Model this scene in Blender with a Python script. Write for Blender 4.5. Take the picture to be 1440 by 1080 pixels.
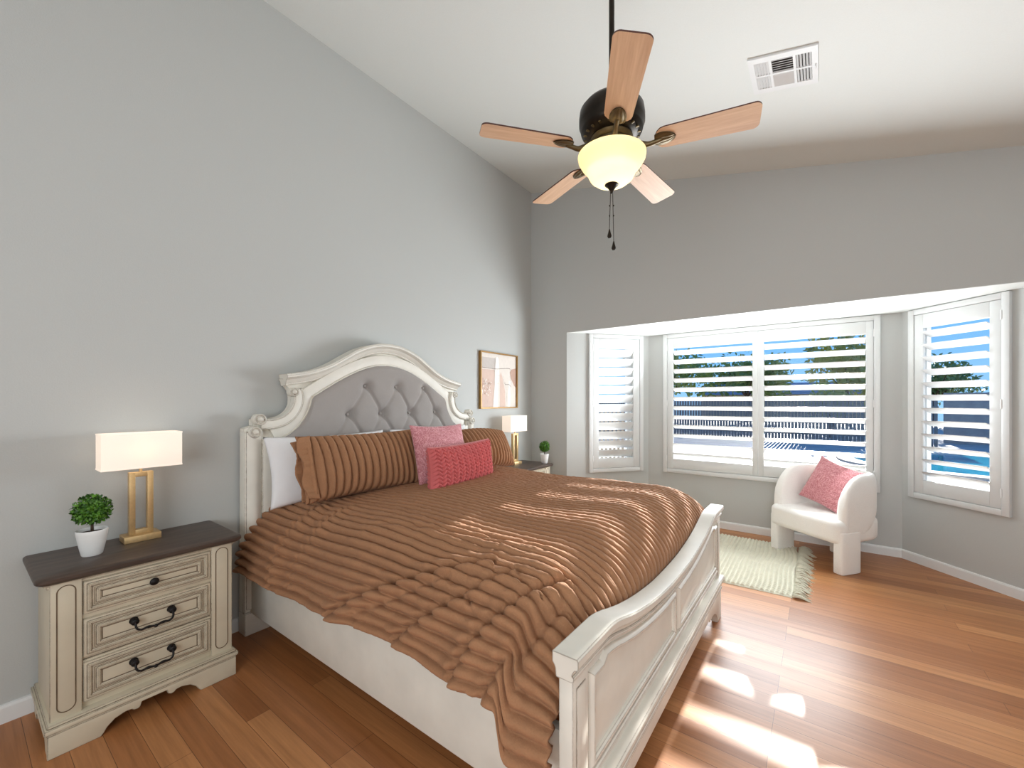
import bpy, bmesh, math, random
from math import sin, cos, pi, sqrt, exp, atan2, radians
from mathutils import Vector, Matrix, noise

# ------------------------------------------------------------------ scene, camera, world, lights
S = bpy.context.scene
for o in list(bpy.data.objects): bpy.data.objects.remove(o)
COL = S.collection
CAM = Vector((3.08, -4.396, 1.48)); YAW = radians(35.29); FPX = 578.5
cd = bpy.data.cameras.new('camera'); cam = bpy.data.objects.new('camera', cd); COL.objects.link(cam)
cam.location = CAM; cam.rotation_euler = (pi/2, 0, YAW)
cd.sensor_fit = 'HORIZONTAL'; cd.sensor_width = 36; cd.lens = FPX*36/1440
cd.shift_x = -(744.6-720)/1440; cd.shift_y = (565.1-540)/1440
cd.clip_start = .02; cd.clip_end = 400
S.camera = cam

S.view_settings.view_transform = 'Standard'; S.view_settings.look = 'None'
S.view_settings.exposure = 0.45; S.view_settings.gamma = 1.0; S.view_settings.use_curve_mapping = False
S.cycles.use_denoising = True
S.cycles.max_bounces = 10; S.cycles.diffuse_bounces = 6; S.cycles.transparent_max_bounces = 16
S.cycles.glossy_bounces = 4; S.cycles.sample_clamp_indirect = 6.0; S.cycles.caustics_reflective = False; S.cycles.caustics_refractive = False

W = bpy.data.worlds.new('sky'); S.world = W; W.use_nodes = True
wn = W.node_tree; wn.nodes.clear()
wo = wn.nodes.new('ShaderNodeOutputWorld'); wb = wn.nodes.new('ShaderNodeBackground')
tc = wn.nodes.new('ShaderNodeTexCoord'); sx = wn.nodes.new('ShaderNodeSeparateXYZ'); cr = wn.nodes.new('ShaderNodeValToRGB')
wn.links.new(tc.outputs['Generated'], sx.inputs[0]); wn.links.new(sx.outputs['Z'], cr.inputs[0])
e = cr.color_ramp.elements
e[0].position = 0.0; e[0].color = (.33, .62, .95, 1)
e[1].position = .75; e[1].color = (.07, .24, .72, 1)
m_ = e.new(.18); m_.color = (.13, .43, .92, 1)
wn.links.new(cr.outputs[0], wb.inputs[0]); wn.links.new(wb.outputs[0], wo.inputs[0])
wb.inputs[1].default_value = .85

def light(name, kind, loc, energy, color=(1, 1, 1), rot=(0, 0, 0), **kw):
    d = bpy.data.lights.new(name, kind); d.energy = energy; d.color = color
    for k, v in kw.items(): setattr(d, k, v)
    o = bpy.data.objects.new(name, d); o.location = loc; o.rotation_euler = rot; COL.objects.link(o); return o

# low sun straight through the bay window (elevation 17.4 degrees)
light('sun', 'SUN', (3, 12, 6), 16.5, (1.0, .96, .90), (radians(90-17.4), 0, radians(180-.45)), angle=radians(.6))
# added area lamp in the bay, standing in for daylight of the windows
FILL_TINT = (.90, .96, 1.0)
light('bay_daylight_fill', 'AREA', (2.36, .60, 1.36), 82, FILL_TINT, (radians(-109), 0, 0), shape='RECTANGLE', size=1.9, size_y=1.0)
# added fill lamp behind the camera, brightens the room
light('room_fill', 'AREA', (3.4, -6.7, 1.7), 78, FILL_TINT, (radians(90), 0, radians(8)), shape='RECTANGLE', size=3.4, size_y=1.8)
light('side_fill', 'AREA', (6.3, -4.2, 1.7), 16, FILL_TINT, (radians(96), 0, radians(90)), shape='RECTANGLE', size=2.4, size_y=1.8)  # second added fill lamp, out of frame on the right

# ------------------------------------------------------------------ materials
def srgb(r, g, b):
    f = lambda c: (c/255/12.92) if c/255 <= .04045 else ((c/255+.055)/1.055)**2.4
    return (f(r), f(g), f(b), 1)

class NT:
    def __init__(s, name):
        s.m = bpy.data.materials.new(name); s.m.use_nodes = True; s.t = s.m.node_tree
        s.b = s.t.nodes['Principled BSDF']; s.out = s.t.nodes['Material Output']
    def n(s, typ, **kw):
        x = s.t.nodes.new('ShaderNode'+typ)
        for k, v in kw.items():
            if k.startswith('i_'): x.inputs[int(k[2:]) if k[2:].isdigit() else k[2:].replace('_', ' ')].default_value = v
            else: setattr(x, k, v)
        return x
    def l(s, a, b): s.t.links.new(a, b)
    def coord(s, scale=(1, 1, 1), rot=(0, 0, 0), which='Object'):
        c = s.n('TexCoord'); mp = s.n('Mapping'); mp.inputs['Scale'].default_value = scale; mp.inputs['Rotation'].default_value = rot
        s.l(c.outputs[which], mp.inputs[0]); return mp.outputs[0]
    def set(s, **kw):
        for k, v in kw.items(): s.b.inputs[k.replace('_', ' ')].default_value = v
        return s
    def noise(s, vec, scale, detail=2.0, rough=.5):
        x = s.n('TexNoise'); x.inputs['Scale'].default_value = scale; x.inputs['Detail'].default_value = detail; x.inputs['Roughness'].default_value = rough
        s.l(vec, x.inputs['Vector']); return x.outputs['Fac']
    def ramp(s, fac, *stops):
        r = s.n('ValToRGB'); e = r.color_ramp.elements
        e[0].position, e[0].color = stops[0]; e[1].position, e[1].color = stops[-1]
        for p, c in stops[1:-1]: k = e.new(p); k.color = c
        s.l(fac, r.inputs[0]); return r.outputs[0]
    def mix(s, fac, a, b, blend='MIX'):
        x = s.n('Mix'); x.data_type = 'RGBA'; x.blend_type = blend
        for v, i in ((fac, 0), (a, 6), (b, 7)):
            if hasattr(v, 'node'): s.l(v, x.inputs[i])
            else: x.inputs[i].default_value = v
        return x.outputs[2]
    def math(s, op, a, b=0.0, c=None):
        x = s.n('Math'); x.operation = op
        for i, v in enumerate((a, b) if c is None else (a, b, c)):
            if hasattr(v, 'node'): s.l(v, x.inputs[i])
            else: x.inputs[i].default_value = v
        return x.outputs[0]
    def bump(s, h, strength=.3, dist=.01):
        x = s.n('Bump'); x.inputs['Strength'].default_value = strength; x.inputs['Distance'].default_value = dist
        s.l(h, x.inputs['Height']); s.l(x.outputs[0], s.b.inputs['Normal']); return x
    def color(s, c): s.l(c, s.b.inputs['Base Color']); return s

def plain(name, c, rough=.5, metal=0.0, nscale=0, nbump=.1, var=.06, **kw):
    t = NT(name); t.set(Roughness=rough, Metallic=metal, **kw)
    v = t.coord()
    f = t.noise(v, nscale or 25, 3)
    d = tuple(x*(1-var) for x in c[:3])+(1,); u = tuple(min(1, x*(1+var)) for x in c[:3])+(1,)
    t.color(t.ramp(f, (.3, d), (.7, u)))
    if nscale: t.bump(f, nbump, .004)
    return t.m

M = {}
M['wall'] = plain('grey_wall_paint', srgb(187, 189, 187), .6, nscale=160, nbump=.12, var=.015)
M['ceiling'] = plain('ceiling_paint', srgb(223, 226, 223), .7, nscale=140, nbump=.12, var=.01)
M['trim'] = plain('white_trim_paint', srgb(225, 226, 226), .4, var=.01)
M['shutter'] = plain('white_shutter_paint', srgb(214, 216, 216), .35, var=.01)
M['bronze'] = plain('dark_bronze', srgb(44, 38, 32), .38, .75, var=.2)
M['antique'] = plain('antique_brass', srgb(98, 84, 58), .42, .7, var=.25)
M['iron'] = plain('black_iron', srgb(26, 22, 22), .45, .5, var=.2)
M['gold'] = plain('brushed_gold', srgb(214, 182, 132), .42, .6, nscale=90, nbump=.03, var=.06)
M['pot'] = plain('white_ceramic', srgb(232, 232, 230), .35, var=.02)
M['soil'] = plain('dark_soil', srgb(52, 42, 34), .9, nscale=200, nbump=.6, var=.3)
M['bark'] = plain('bark', srgb(66, 50, 36), .85, nscale=120, nbump=.5, var=.3)
M['white_cotton'] = plain('white_cotton', srgb(236, 236, 238), .8, nscale=35, nbump=.12, var=.01)
M['frame_gold'] = plain('picture_gold', srgb(156, 120, 68), .4, .5, var=.08)

def leafmat(name, a, b):
    t = NT(name); v = t.coord()
    r = t.n('ObjectInfo'); f = t.noise(v, 45, 2)
    t.color(t.ramp(f, (.32, a), (.68, b))); t.set(Roughness=.5)
    return t.m
M['leaf'] = leafmat('boxwood_leaf', srgb(24, 66, 14), srgb(92, 146, 34))
M['tree_leaf'] = leafmat('tree_leaf', srgb(72, 92, 46), srgb(136, 156, 82))
M['olive_leaf'] = leafmat('olive_leaf', srgb(104, 112, 56), srgb(168, 172, 92))

# honey wood floor, boards running along x
def floor_mat():
    t = NT('wood_floor'); c = t.n('TexCoord'); v = c.outputs['Object']
    br = t.n('TexBrick'); br.offset = .37; br.offset_frequency = 3; br.squash = 1.0
    t.l(v, br.inputs['Vector'])
    for k, x in (('Color1', (0, 0, 0, 1)), ('Color2', (1, 1, 1, 1)), ('Mortar', (.5, .5, .5, 1))): br.inputs[k].default_value = x
    br.inputs['Scale'].default_value = 1.0; br.inputs['Mortar Size'].default_value = .0009; br.inputs['Mortar Smooth'].default_value = .1
    br.inputs['Brick Width'].default_value = 1.45; br.inputs['Row Height'].default_value = .1
    mp = t.n('Mapping'); mp.inputs['Scale'].default_value = (1.6, 34, 1); t.l(v, mp.inputs[0])
    mp2 = t.n('Mapping'); mp2.inputs['Scale'].default_value = (5, 120, 1); t.l(v, mp2.inputs[0])
    g = t.noise(mp.outputs[0], 1.0, 4, .6); g2 = t.noise(mp2.outputs[0], 1.0, 3, .6)
    base = t.ramp(br.outputs['Color'], (0, srgb(156, 99, 57)), (.5, srgb(176, 117, 71)), (1, srgb(195, 137, 88)))
    grain = t.ramp(g, (.25, (.74, .70, .66, 1)), (.75, (1.12, 1.12, 1.12, 1)))
    c1 = t.mix(1.0, base, grain, 'MULTIPLY')
    c2 = t.mix(.35, c1, t.ramp(g2, (.3, (.7, .7, .7, 1)), (.7, (1.1, 1.1, 1.1, 1))), 'MULTIPLY')
    seam = t.mix(br.outputs['Fac'], c2, srgb(84, 52, 30))
    t.color(seam)
    t.l(t.ramp(g, (.2, (.44, .44, .44, 1)), (.8, (.36, .36, .36, 1))), t.b.inputs['Roughness'])
    t.set(Specular_IOR_Level=.35, Coat_Weight=.18, Coat_Roughness=.28)
    h = t.math('SUBTRACT', t.math('MULTIPLY', g2, .15), br.outputs['Fac']); t.bump(h, .18, .002)
    return t.m
M['floor'] = floor_mat()

# antique white furniture paint: worn brown on edges (follows the corner geometry, not the light)
def antique(name, base, wear, amount=.5, rad=.006, bare=.0):
    t = NT(name); v = t.coord()
    bv = t.n('Bevel'); bv.samples = 4; bv.inputs['Radius'].default_value = rad
    ge = t.n('NewGeometry'); dp = t.n('VectorMath'); dp.operation = 'DOT_PRODUCT'
    t.l(bv.outputs[0], dp.inputs[0]); t.l(ge.outputs['Normal'], dp.inputs[1])
    edge = t.math('SUBTRACT', 1.0, dp.outputs['Value'])
    n = t.noise(v, 28, 4, .65); n2 = t.noise(v, 5, 3, .6)
    mask = t.math('MULTIPLY', edge, t.math('MULTIPLY', t.math('MULTIPLY', n, n), 26*amount))
    mk = t.n('Clamp'); t.l(mask, mk.inputs[0])
    lo = tuple(x*.90 for x in base[:3])+(1,)
    body = t.ramp(n2, (.3, lo), (.65, base))
    t.color(t.mix(mk.outputs[0], body, wear)); t.set(Roughness=.45)
    t.bump(n, .05, .002)
    return t.m
M['antique'+'_white'] = antique('antique_white_paint', srgb(228, 224, 214), srgb(104, 84, 64), .8)
M['distressed'] = antique('distressed_cream_paint', srgb(206, 196, 174), srgb(78, 58, 42), 1.0, .007)
M['glaze'] = plain('brown_glaze', srgb(104, 86, 66), .6, var=.25)

def wood(name, a, b, sc=(3, 40, 40), rough=.4, rot=(0, 0, 0)):
    t = NT(name); v = t.coord(sc, rot); n = t.noise(v, 1.0, 4, .6)
    t.color(t.ramp(n, (.3, a), (.72, b))); t.set(Roughness=rough); t.bump(n, .1, .002); return t.m
M['dark_wood'] = wood('dark_walnut_top', srgb(54, 42, 36), srgb(86, 70, 60), (30, 2.5, 30), .38)
M['blade_wood'] = wood('maple_blade', srgb(206, 164, 128), srgb(228, 192, 156), (4, 60, 60), .5)
M['blade_edge'] = plain('blade_edge', srgb(74, 38, 28), .4)

def fabric(name, c, rough=.9, scale=420, bump=.25, var=.08, sheen=.25, big=8):
    t = NT(name); v = t.coord()
    n = t.noise(v, scale, 2); n2 = t.noise(v, big, 3)
    lo = tuple(x*(1-var) for x in c[:3])+(1,); hi = tuple(min(1, x*(1+var)) for x in c[:3])+(1,)
    c1 = t.ramp(n2, (.3, lo), (.7, hi)); t.color(t.mix(.5, c1, t.ramp(n, (.3, tuple(x*.8 for x in c[:3])+(1,)), (.7, c)), 'MIX'))
    t.set(Roughness=rough, Sheen_Weight=sheen, Sheen_Roughness=.4); t.bump(n, bump, .003); return t.m
M['linen'] = fabric('taupe_linen', srgb(160, 154, 150), scale=320, bump=.2, var=.05)
M['fur'] = fabric('brown_faux_fur', srgb(162, 117, 84), .95, 170, .55, .10, .03, 14)
M['boucle'] = fabric('white_boucle', srgb(247, 245, 241), .95, 260, .4, .02, .2)
M['knit'] = fabric('coral_knit', srgb(208, 104, 104), .9, 380, .3, .1, .2, 20)
M['rug'] = fabric('cream_woven_wool', srgb(214, 211, 192), .95, 200, .5, .10, .1, 18)
M['sheet'] = M['white_cotton']

def velvet():
    t = NT('pink_embossed_velvet'); v = t.coord()
    w = t.n('TexWave'); w.wave_type = 'RINGS'; w.inputs['Scale'].default_value = 16; w.inputs['Distortion'].default_value = 14; w.inputs['Detail'].default_value = 3; w.inputs['Detail Scale'].default_value = 2.2
    t.l(v, w.inputs['Vector']); n = t.noise(v, 30, 4, .7)
    f = t.math('ADD', t.math('MULTIPLY', w.outputs['Fac'], .6), t.math('MULTIPLY', n, .5))
    t.color(t.ramp(f, (.2, srgb(186, 112, 120)), (.6, srgb(204, 134, 140)), (.95, srgb(222, 164, 168))))
    t.set(Roughness=.7, Sheen_Weight=.5, Sheen_Roughness=.35); t.bump(f, .5, .006); return t.m
M['velvet'] = velvet()

def glass():
    t = NT('window_glass'); tr = t.n('BsdfTransparent'); tr.inputs[0].default_value = (.95, .97, .97, 1)
    gl = t.n('BsdfGlossy'); gl.inputs['Roughness'].default_value = .02
    lw = t.n('LayerWeight'); lw.inputs['Blend'].default_value = .25
    mx = t.n('MixShader'); f = t.math('MULTIPLY', lw.outputs['Fresnel'], .35)
    t.l(f, mx.inputs[0]); t.l(tr.outputs[0], mx.inputs[1]); t.l(gl.outputs[0], mx.inputs[2]); t.l(mx.outputs[0], t.out.inputs['Surface'])
    return t.m
M['glass'] = glass()

def shade_mat(name, c, emit, strength):
    t = NT(name); v = t.coord(); n = t.noise(v, 300, 2)
    t.color(t.ramp(n, (.3, tuple(x*.95 for x in c[:3])+(1,)), (.7, c))); t.set(Roughness=.8)
    tl = t.n('BsdfTranslucent'); tl.inputs[0].default_value = c
    mx = t.n('MixShader'); mx.inputs[0].default_value = .45
    t.b.inputs['Emission Color'].default_value = emit; t.b.inputs['Emission Strength'].default_value = strength
    t.l(t.b.outputs[0], mx.inputs[1]); t.l(tl.outputs[0], mx.inputs[2]); t.l(mx.outputs[0], t.out.inputs['Surface']); return t.m
M['lampshade'] = shade_mat('white_linen_shade', srgb(240, 236, 230), srgb(255, 240, 228), .35)
M['bowl'] = shade_mat('frosted_alabaster_glass', srgb(236, 226, 194), srgb(255, 232, 170), .10)

# outdoors
def noisy(name, a, b, sc, rough=.8, rot=(0, 0, 0), scale3=(1, 1, 1)):
    t = NT(name); v = t.coord(scale3, rot); n = t.noise(v, sc, 4, .6); t.color(t.ramp(n, (.3, a), (.7, b))); t.set(Roughness=rough); return t.m
M['patio'] = noisy('patio_concrete', srgb(168, 160, 150), srgb(186, 178, 168), 2.0)
M['water'] = noisy('pool_water', srgb(20, 128, 158), srgb(54, 164, 190), 1.4, .06)
M['coping'] = noisy('pool_coping', srgb(196, 184, 170), srgb(214, 204, 190), 6)
M['block'] = noisy('block_wall', srgb(150, 146, 144), srgb(172, 166, 160), 3)
M['picket'] = noisy('grey_fence', srgb(118, 116, 114), srgb(140, 136, 132), 4)
M['roof'] = noisy('blue_grey_roof', srgb(120, 128, 146), srgb(142, 148, 162), 5)
M['stucco'] = noisy('tan_stucco', srgb(176, 156, 132), srgb(196, 178, 152), 8)

# ------------------------------------------------------------------ mesh building
class MB:
    def __init__(s): s.v = []; s.f = []; s.mi = []; s.cur = 0
    def add(s, vs, fs):
        b = len(s.v); s.v += [tuple(p) for p in vs]; s.f += [tuple(i+b for i in f) for f in fs]; s.mi += [s.cur]*len(fs); return s
    def box(s, c, d, bev=0.0, rot=None, seg=2):
        bm = bmesh.new(); bmesh.ops.create_cube(bm, size=1.0)
        for v in bm.verts: v.co = Vector((v.co.x*d[0], v.co.y*d[1], v.co.z*d[2]))
        if bev > 0: bmesh.ops.bevel(bm, geom=list(bm.edges), offset=min(bev, min(d)*.49), segments=seg, profile=.5, affect='EDGES')
        R_ = rot if rot is not None else Matrix.Identity(3); C_ = Vector(c)
        bm.verts.index_update()
        s.add([R_ @ v.co + C_ for v in bm.verts], [[v.index for v in f.verts] for f in bm.faces]); bm.free(); return s
    def grid(s, fn, nu, nv, cu=False, cv=False):
        vs = [fn(i/(nu if cu else nu-1), j/(nv if cv else nv-1)) for i in range(nu) for j in range(nv)]
        fs = []
        for i in range(nu if cu else nu-1):
            for j in range(nv if cv else nv-1):
                a = i*nv+j; b = ((i+1) % nu)*nv+j; fs.append((a, b, ((i+1) % nu)*nv+(j+1) % nv, i*nv+(j+1) % nv))
        return s.add(vs, fs)
    def lathe(s, prof, n=32, c=(0, 0, 0), a0=0.0):
        vs = []; fs = []; m = len(prof)
        for k in range(n):
            a = a0+2*pi*k/n
            for r, z in prof: vs.append((c[0]+r*cos(a), c[1]+r*sin(a), c[2]+z))
        for k in range(n):
            for j in range(m-1):
                a = k*m+j; b = ((k+1) % n)*m+j; fs.append((a, b, b+1, a+1))
        if prof[0][0] > 1e-5: fs.append([k*m for k in range(n)][::-1])
        if prof[-1][0] > 1e-5: fs.append([k*m+m-1 for k in range(n)])
        return s.add(vs, fs)
    def tube(s, path, r, n=10, closed=False):
        P = [Vector(p) for p in path]; N = len(P); vs = []; fs = []
        rr = r if isinstance(r, (list, tuple)) else [r]*N
        up = None
        for i in range(N):
            if closed: t = P[(i+1) % N]-P[i-1]
            else: t = P[min(i+1, N-1)]-P[max(i-1, 0)]
            t.normalize()
            if up is None: up = t.orthogonal().normalized()
            up = (up-t*up.dot(t)).normalized(); w = t.cross(up)
            for k in range(n):
                a = 2*pi*k/n; vs.append(P[i]+(up*cos(a)+w*sin(a))*rr[i])
        for i in range(N if closed else N-1):
            for k in range(n):
                a = i*n+k; b = ((i+1) % N)*n+k; fs.append((a, i*n+(k+1) % n, ((i+1) % N)*n+(k+1) % n, b))
        if not closed: fs.append(list(range(n))[::-1]); fs.append([(N-1)*n+k for k in range(n)])
        return s.add(vs, fs)
    def sweep(s, prof, path, closed=False, cap=True):
        # path of (y, z) in the x-plane; prof of (n, x): n along the left normal of the path, x outwards
        N = len(path); m = len(prof); vs = []; fs = []
        for i in range(N):
            p = path[i]
            a = path[(i-1) % N] if (closed or i > 0) else p; b = path[(i+1) % N] if (closed or i < N-1) else p
            def nrm(u, w):
                L = sqrt((w[0]-u[0])**2+(w[1]-u[1])**2) or 1; return (-(w[1]-u[1])/L, (w[0]-u[0])/L)
            n1 = nrm(a, p) if a != p else nrm(p, b); n2 = nrm(p, b) if b != p else n1
            q = (n1[0]+n2[0], n1[1]+n2[1]); L2 = q[0]**2+q[1]**2
            k = 2/L2 if L2 > .4 else 2/.4; q = (q[0]*k, q[1]*k)
            for (n_, x_) in prof: vs.append((x_, p[0]+q[0]*n_, p[1]+q[1]*n_))
        for i in range(N if closed else N-1):
            for j in range(m):
                a = i*m+j; b = ((i+1) % N)*m+j; fs.append((a, i*m+(j+1) % m, ((i+1) % N)*m+(j+1) % m, b))
        if cap and not closed: fs.append(list(range(m))); fs.append([(N-1)*m+j for j in range(m)][::-1])
        return s.add(vs, fs)
    def prism(s, poly, x0, x1, bev=0.0, fn=None):
        # poly of (y, z) extruded along x; fn maps (x, y, z)
        bm = bmesh.new()
        va = [bm.verts.new((x0, y, z)) for y, z in poly]; vb = [bm.verts.new((x1, y, z)) for y, z in poly]
        n = len(poly)
        bm.faces.new(va[::-1]); fr = bm.faces.new(vb)
        for i in range(n): bm.faces.new((va[i], va[(i+1) % n], vb[(i+1) % n], vb[i]))
        bmesh.ops.recalc_face_normals(bm, faces=bm.faces[:])
        if bev > 0: bmesh.ops.bevel(bm, geom=list(fr.edges), offset=bev, segments=2, profile=.5, affect='EDGES')
        bmesh.ops.triangulate(bm, faces=[f for f in bm.faces if len(f.verts) > 4])
        bm.verts.index_update()
        s.add([fn(*v.co) if fn else v.co for v in bm.verts], [[v.index for v in f.verts] for f in bm.faces]); bm.free(); return s
    def xf(s, mat, start=0):
        for i in range(start, len(s.v)): s.v[i] = tuple(mat @ Vector(s.v[i]))
        return s
    def build(s, name, mats, parent=None, sharp=35, smooth=True):
        me = bpy.data.meshes.new(name); me.from_pydata(s.v, [], s.f); me.validate()
        for m in (mats if isinstance(mats, (list, tuple)) else [mats]): me.materials.append(m)
        if len(s.mi) == len(me.polygons):
            me.polygons.foreach_set('material_index', s.mi)
        bm = bmesh.new(); bm.from_mesh(me); bmesh.ops.recalc_face_normals(bm, faces=bm.faces[:]); bm.to_mesh(me); bm.free()
        if smooth:
            me.polygons.foreach_set('use_smooth', [True]*len(me.polygons))
            if sharp < 180: me.set_sharp_from_angle(angle=radians(sharp))
        me.update()
        o = bpy.data.objects.new(name, me); COL.objects.link(o)
        if parent: o.parent = parent
        return o

def empty(name, loc, rz=0.0):
    o = bpy.data.objects.new(name, None); o.location = loc; o.rotation_euler = (0, 0, rz); o.empty_display_size = .1; COL.objects.link(o); return o
def tag(o, label=None, cat=None, group=None, kind=None):
    if label: o['label'] = label
    if cat: o['category'] = cat
    if group: o['group'] = group
    if kind: o['kind'] = kind
    return o
def struct(o, label=None): o['kind'] = 'structure'; return tag(o, label, None) if label else o
KIDS = {}
def copy_tree(o, parent=None):
    kids = [c for c in bpy.data.objects if c.parent == o]
    c = o.copy(); COL.objects.link(c)
    if parent: c.parent = parent
    for k in kids: copy_tree(k, c)
    return c
def interp(tab, x):
    if x <= tab[0][0]: return tab[0][1]
    for (a, p), (b, q) in zip(tab, tab[1:]):
        if x <= b: return p+(q-p)*(x-a)/(b-a)
    return tab[-1][1]
def catmull(pts, n=8):
    P = [Vector(p) for p in pts]; out = []
    for i in range(len(P)-1):
        p0 = P[i-1] if i else P[0]*2-P[1]; p1, p2 = P[i], P[i+1]; p3 = P[i+2] if i+2 < len(P) else P[-1]*2-P[-2]
        for k in range(n):
            t = k/n; out.append(.5*((2*p1)+(p2-p0)*t+(2*p0-5*p1+4*p2-p3)*t*t+(3*p1-p0-3*p2+p3)*t**3))
    out.append(P[-1]); return out
def sm(a, b, x):
    t = max(0, min(1, (x-a)/(b-a))); return t*t*(3-2*t)

# ------------------------------------------------------------------ room shell
RX, RY = 6.45, -6.9           # far right wall, wall behind the camera
cz = lambda x: 4.2-.213*x     # sloped ceiling
BL, BR = .53, 4.54            # bay opening on the window wall
MLx, MRx, MY = 1.263, 3.712, .838
SOF = 2.333
def wallgrid(fn, u0, u1, v0, v1, holes):
    """rectangles of a wall in (u, v) with rectangular holes, as quads through fn(u, v)"""
    us = sorted({u0, u1, *[h[0] for h in holes], *[h[1] for h in holes]}); vs = sorted({v0, v1, *[h[2] for h in holes], *[h[3] for h in holes]})
    m = MB()
    for a, b in zip(us, us[1:]):
        for c, d in zip(vs, vs[1:]):
            if any(h[0]-1e-6 <= a and b <= h[1]+1e-6 and h[2]-1e-6 <= c and d <= h[3]+1e-6 for h in holes): continue
            m.add([fn(a, c), fn(b, c), fn(b, d), fn(a, d)], [(0, 1, 2, 3)])
    return m
T = .12
# floor follows room + bay
fl = MB()
poly = [(-T, RY-T), (RX+T, RY-T), (RX+T, T), (BR, T), (BR, 0), (MRx+.06, MY+.12), (MLx-.06, MY+.12), (BL, 0), (BL, T), (-T, T)]
fl.add([(x, y, 0) for x, y in poly]+[(x, y, -.1) for x, y in poly], [list(range(10)), list(range(10, 20))[::-1]])
struct(fl.build('floor', M['floor'], smooth=False), 'glossy honey-brown hardwood plank floor')
# walls (with thickness)
def wallslab(name, poly, p, q, thick, side, mat=None):
    """vertical slab: poly of (s, z) with s measured from p to q, thickness towards `side`"""
    p, q = Vector(p), Vector(q); d = (q-p).normalized(); n = Vector((-d.y, d.x))*side
    m = MB(); m.prism(poly, 0, thick, 0, lambda x, s, z: (p.x+d.x*s+n.x*x, p.y+d.y*s+n.y*x, z))
    return m.build(name, mat or M['wall'], smooth=False)
def ln(p, q): return sqrt((p[0]-q[0])**2+(p[1]-q[1])**2)
struct(wallslab('wall_headboard', [(0, 0), (-RY, 0), (-RY, cz(0)+.1), (0, cz(0)+.1)], (0, RY), (0, 0), T, 1), 'grey wall behind the headboard')
struct(wallslab('wall_bay', [(0, 0), (BL, 0), (BL, SOF), (BR, SOF), (BR, 0), (RX, 0), (RX, cz(RX)+.03), (0, cz(0)+.03)], (0, 0), (RX, 0), T, 1), 'grey window wall above the bay opening')
struct(wallslab('wall_right', [(0, 0), (-RY, 0), (-RY, cz(RX)+.1), (0, cz(RX)+.1)], (RX, 0), (RX, RY), T, 1))
struct(wallslab('wall_back', [(0, 0), (RX, 0), (RX, cz(0)+.1), (0, cz(RX)+.1)], (RX, RY), (0, RY), T, 1))
ce = MB(); 
for dz in (0, .1): ce.add([(-T, RY-T, cz(-T)+dz), (RX+T, RY-T, cz(RX+T)+dz), (RX+T, T, cz(RX+T)+dz), (-T, T, cz(-T)+dz)], [(0, 1, 2, 3)])
struct(ce.build('ceiling', M['ceiling'], smooth=False), 'sloped off-white ceiling')
so = MB(); pl = [(BL-.0, .003), (BR+.0, .003), (MRx+.05, MY+.1), (MLx-.05, MY+.1)]
so.add([(x, y, SOF-.003) for x, y in pl]+[(x, y, SOF+.12) for x, y in pl], [(0, 1, 2, 3), (7, 6, 5, 4), (0, 4, 5, 1), (1, 5, 6, 2), (2, 6, 7, 3), (3, 7, 4, 0)])
struct(so.build('trim_1', M['ceiling'], smooth=False), 'white soffit over the bay')

# bay walls with window holes; s runs left to right as seen from the room
def baywall(name, p, q, h, label):
    p, q = Vector(p), Vector(q); L = (q-p).length; d = (q-p)/L; n = Vector((-d.y, d.x))   # n points outdoors
    m = MB(); TT = .14
    for t_ in (0, TT):
        g = wallgrid(lambda s, z: (p.x+d.x*s+n.x*t_, p.y+d.y*s+n.y*t_, z), 0, L, 0, SOF+.01, [h]); m.add(g.v, g.f)
    a, b, c, e_ = h; P = lambda s, z, t_: (p.x+d.x*s+n.x*t_, p.y+d.y*s+n.y*t_, z)
    for (s0, z0), (s1, z1) in (((a, c), (b, c)), ((b, c), (b, e_)), ((b, e_), (a, e_)), ((a, e_), (a, c))):
        m.add([P(s0, z0, 0), P(s1, z1, 0), P(s1, z1, TT), P(s0, z0, TT)], [(0, 1, 2, 3)])
    return struct(m.build(name, M['wall'], smooth=False), label), p, d, n, L
PL, PM, PN, PR = (BL, 0), (MLx, MY), (MRx, MY), (BR, 0)

def win(idx, p, d, n, s0, s1, z0, z1, bars=()):
    """window in the wall hole: frame, pane"""
    rz = atan2(d.y, d.x); o = empty('window_%d' % idx, (p.x+n.x*.1, p.y+n.y*.1, 0), rz)
    m = MB(); w = .035
    for x in (s0+w/2, s1-w/2): m.box((x, 0, (z0+z1)/2), (w, .05, z1-z0), .004)
    for z in (z0+w/2, z1-w/2): m.box(((s0+s1)/2, 0, z), (s1-s0-2*w, .05, w), .004)
    for x in bars: m.box((x, 0, (z0+z1)/2), (.04, .045, z1-z0-2*w), .004)
    m.build('window_frame', M['trim'], o)
    g = MB(); g.add([(s0+w, 0, z0+w), (s1-w, 0, z0+w), (s1-w, 0, z1-w), (s0+w, 0, z1-w)], [(0, 1, 2, 3)]); g.build('pane', M['glass'], o)
    return struct(o)

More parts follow.
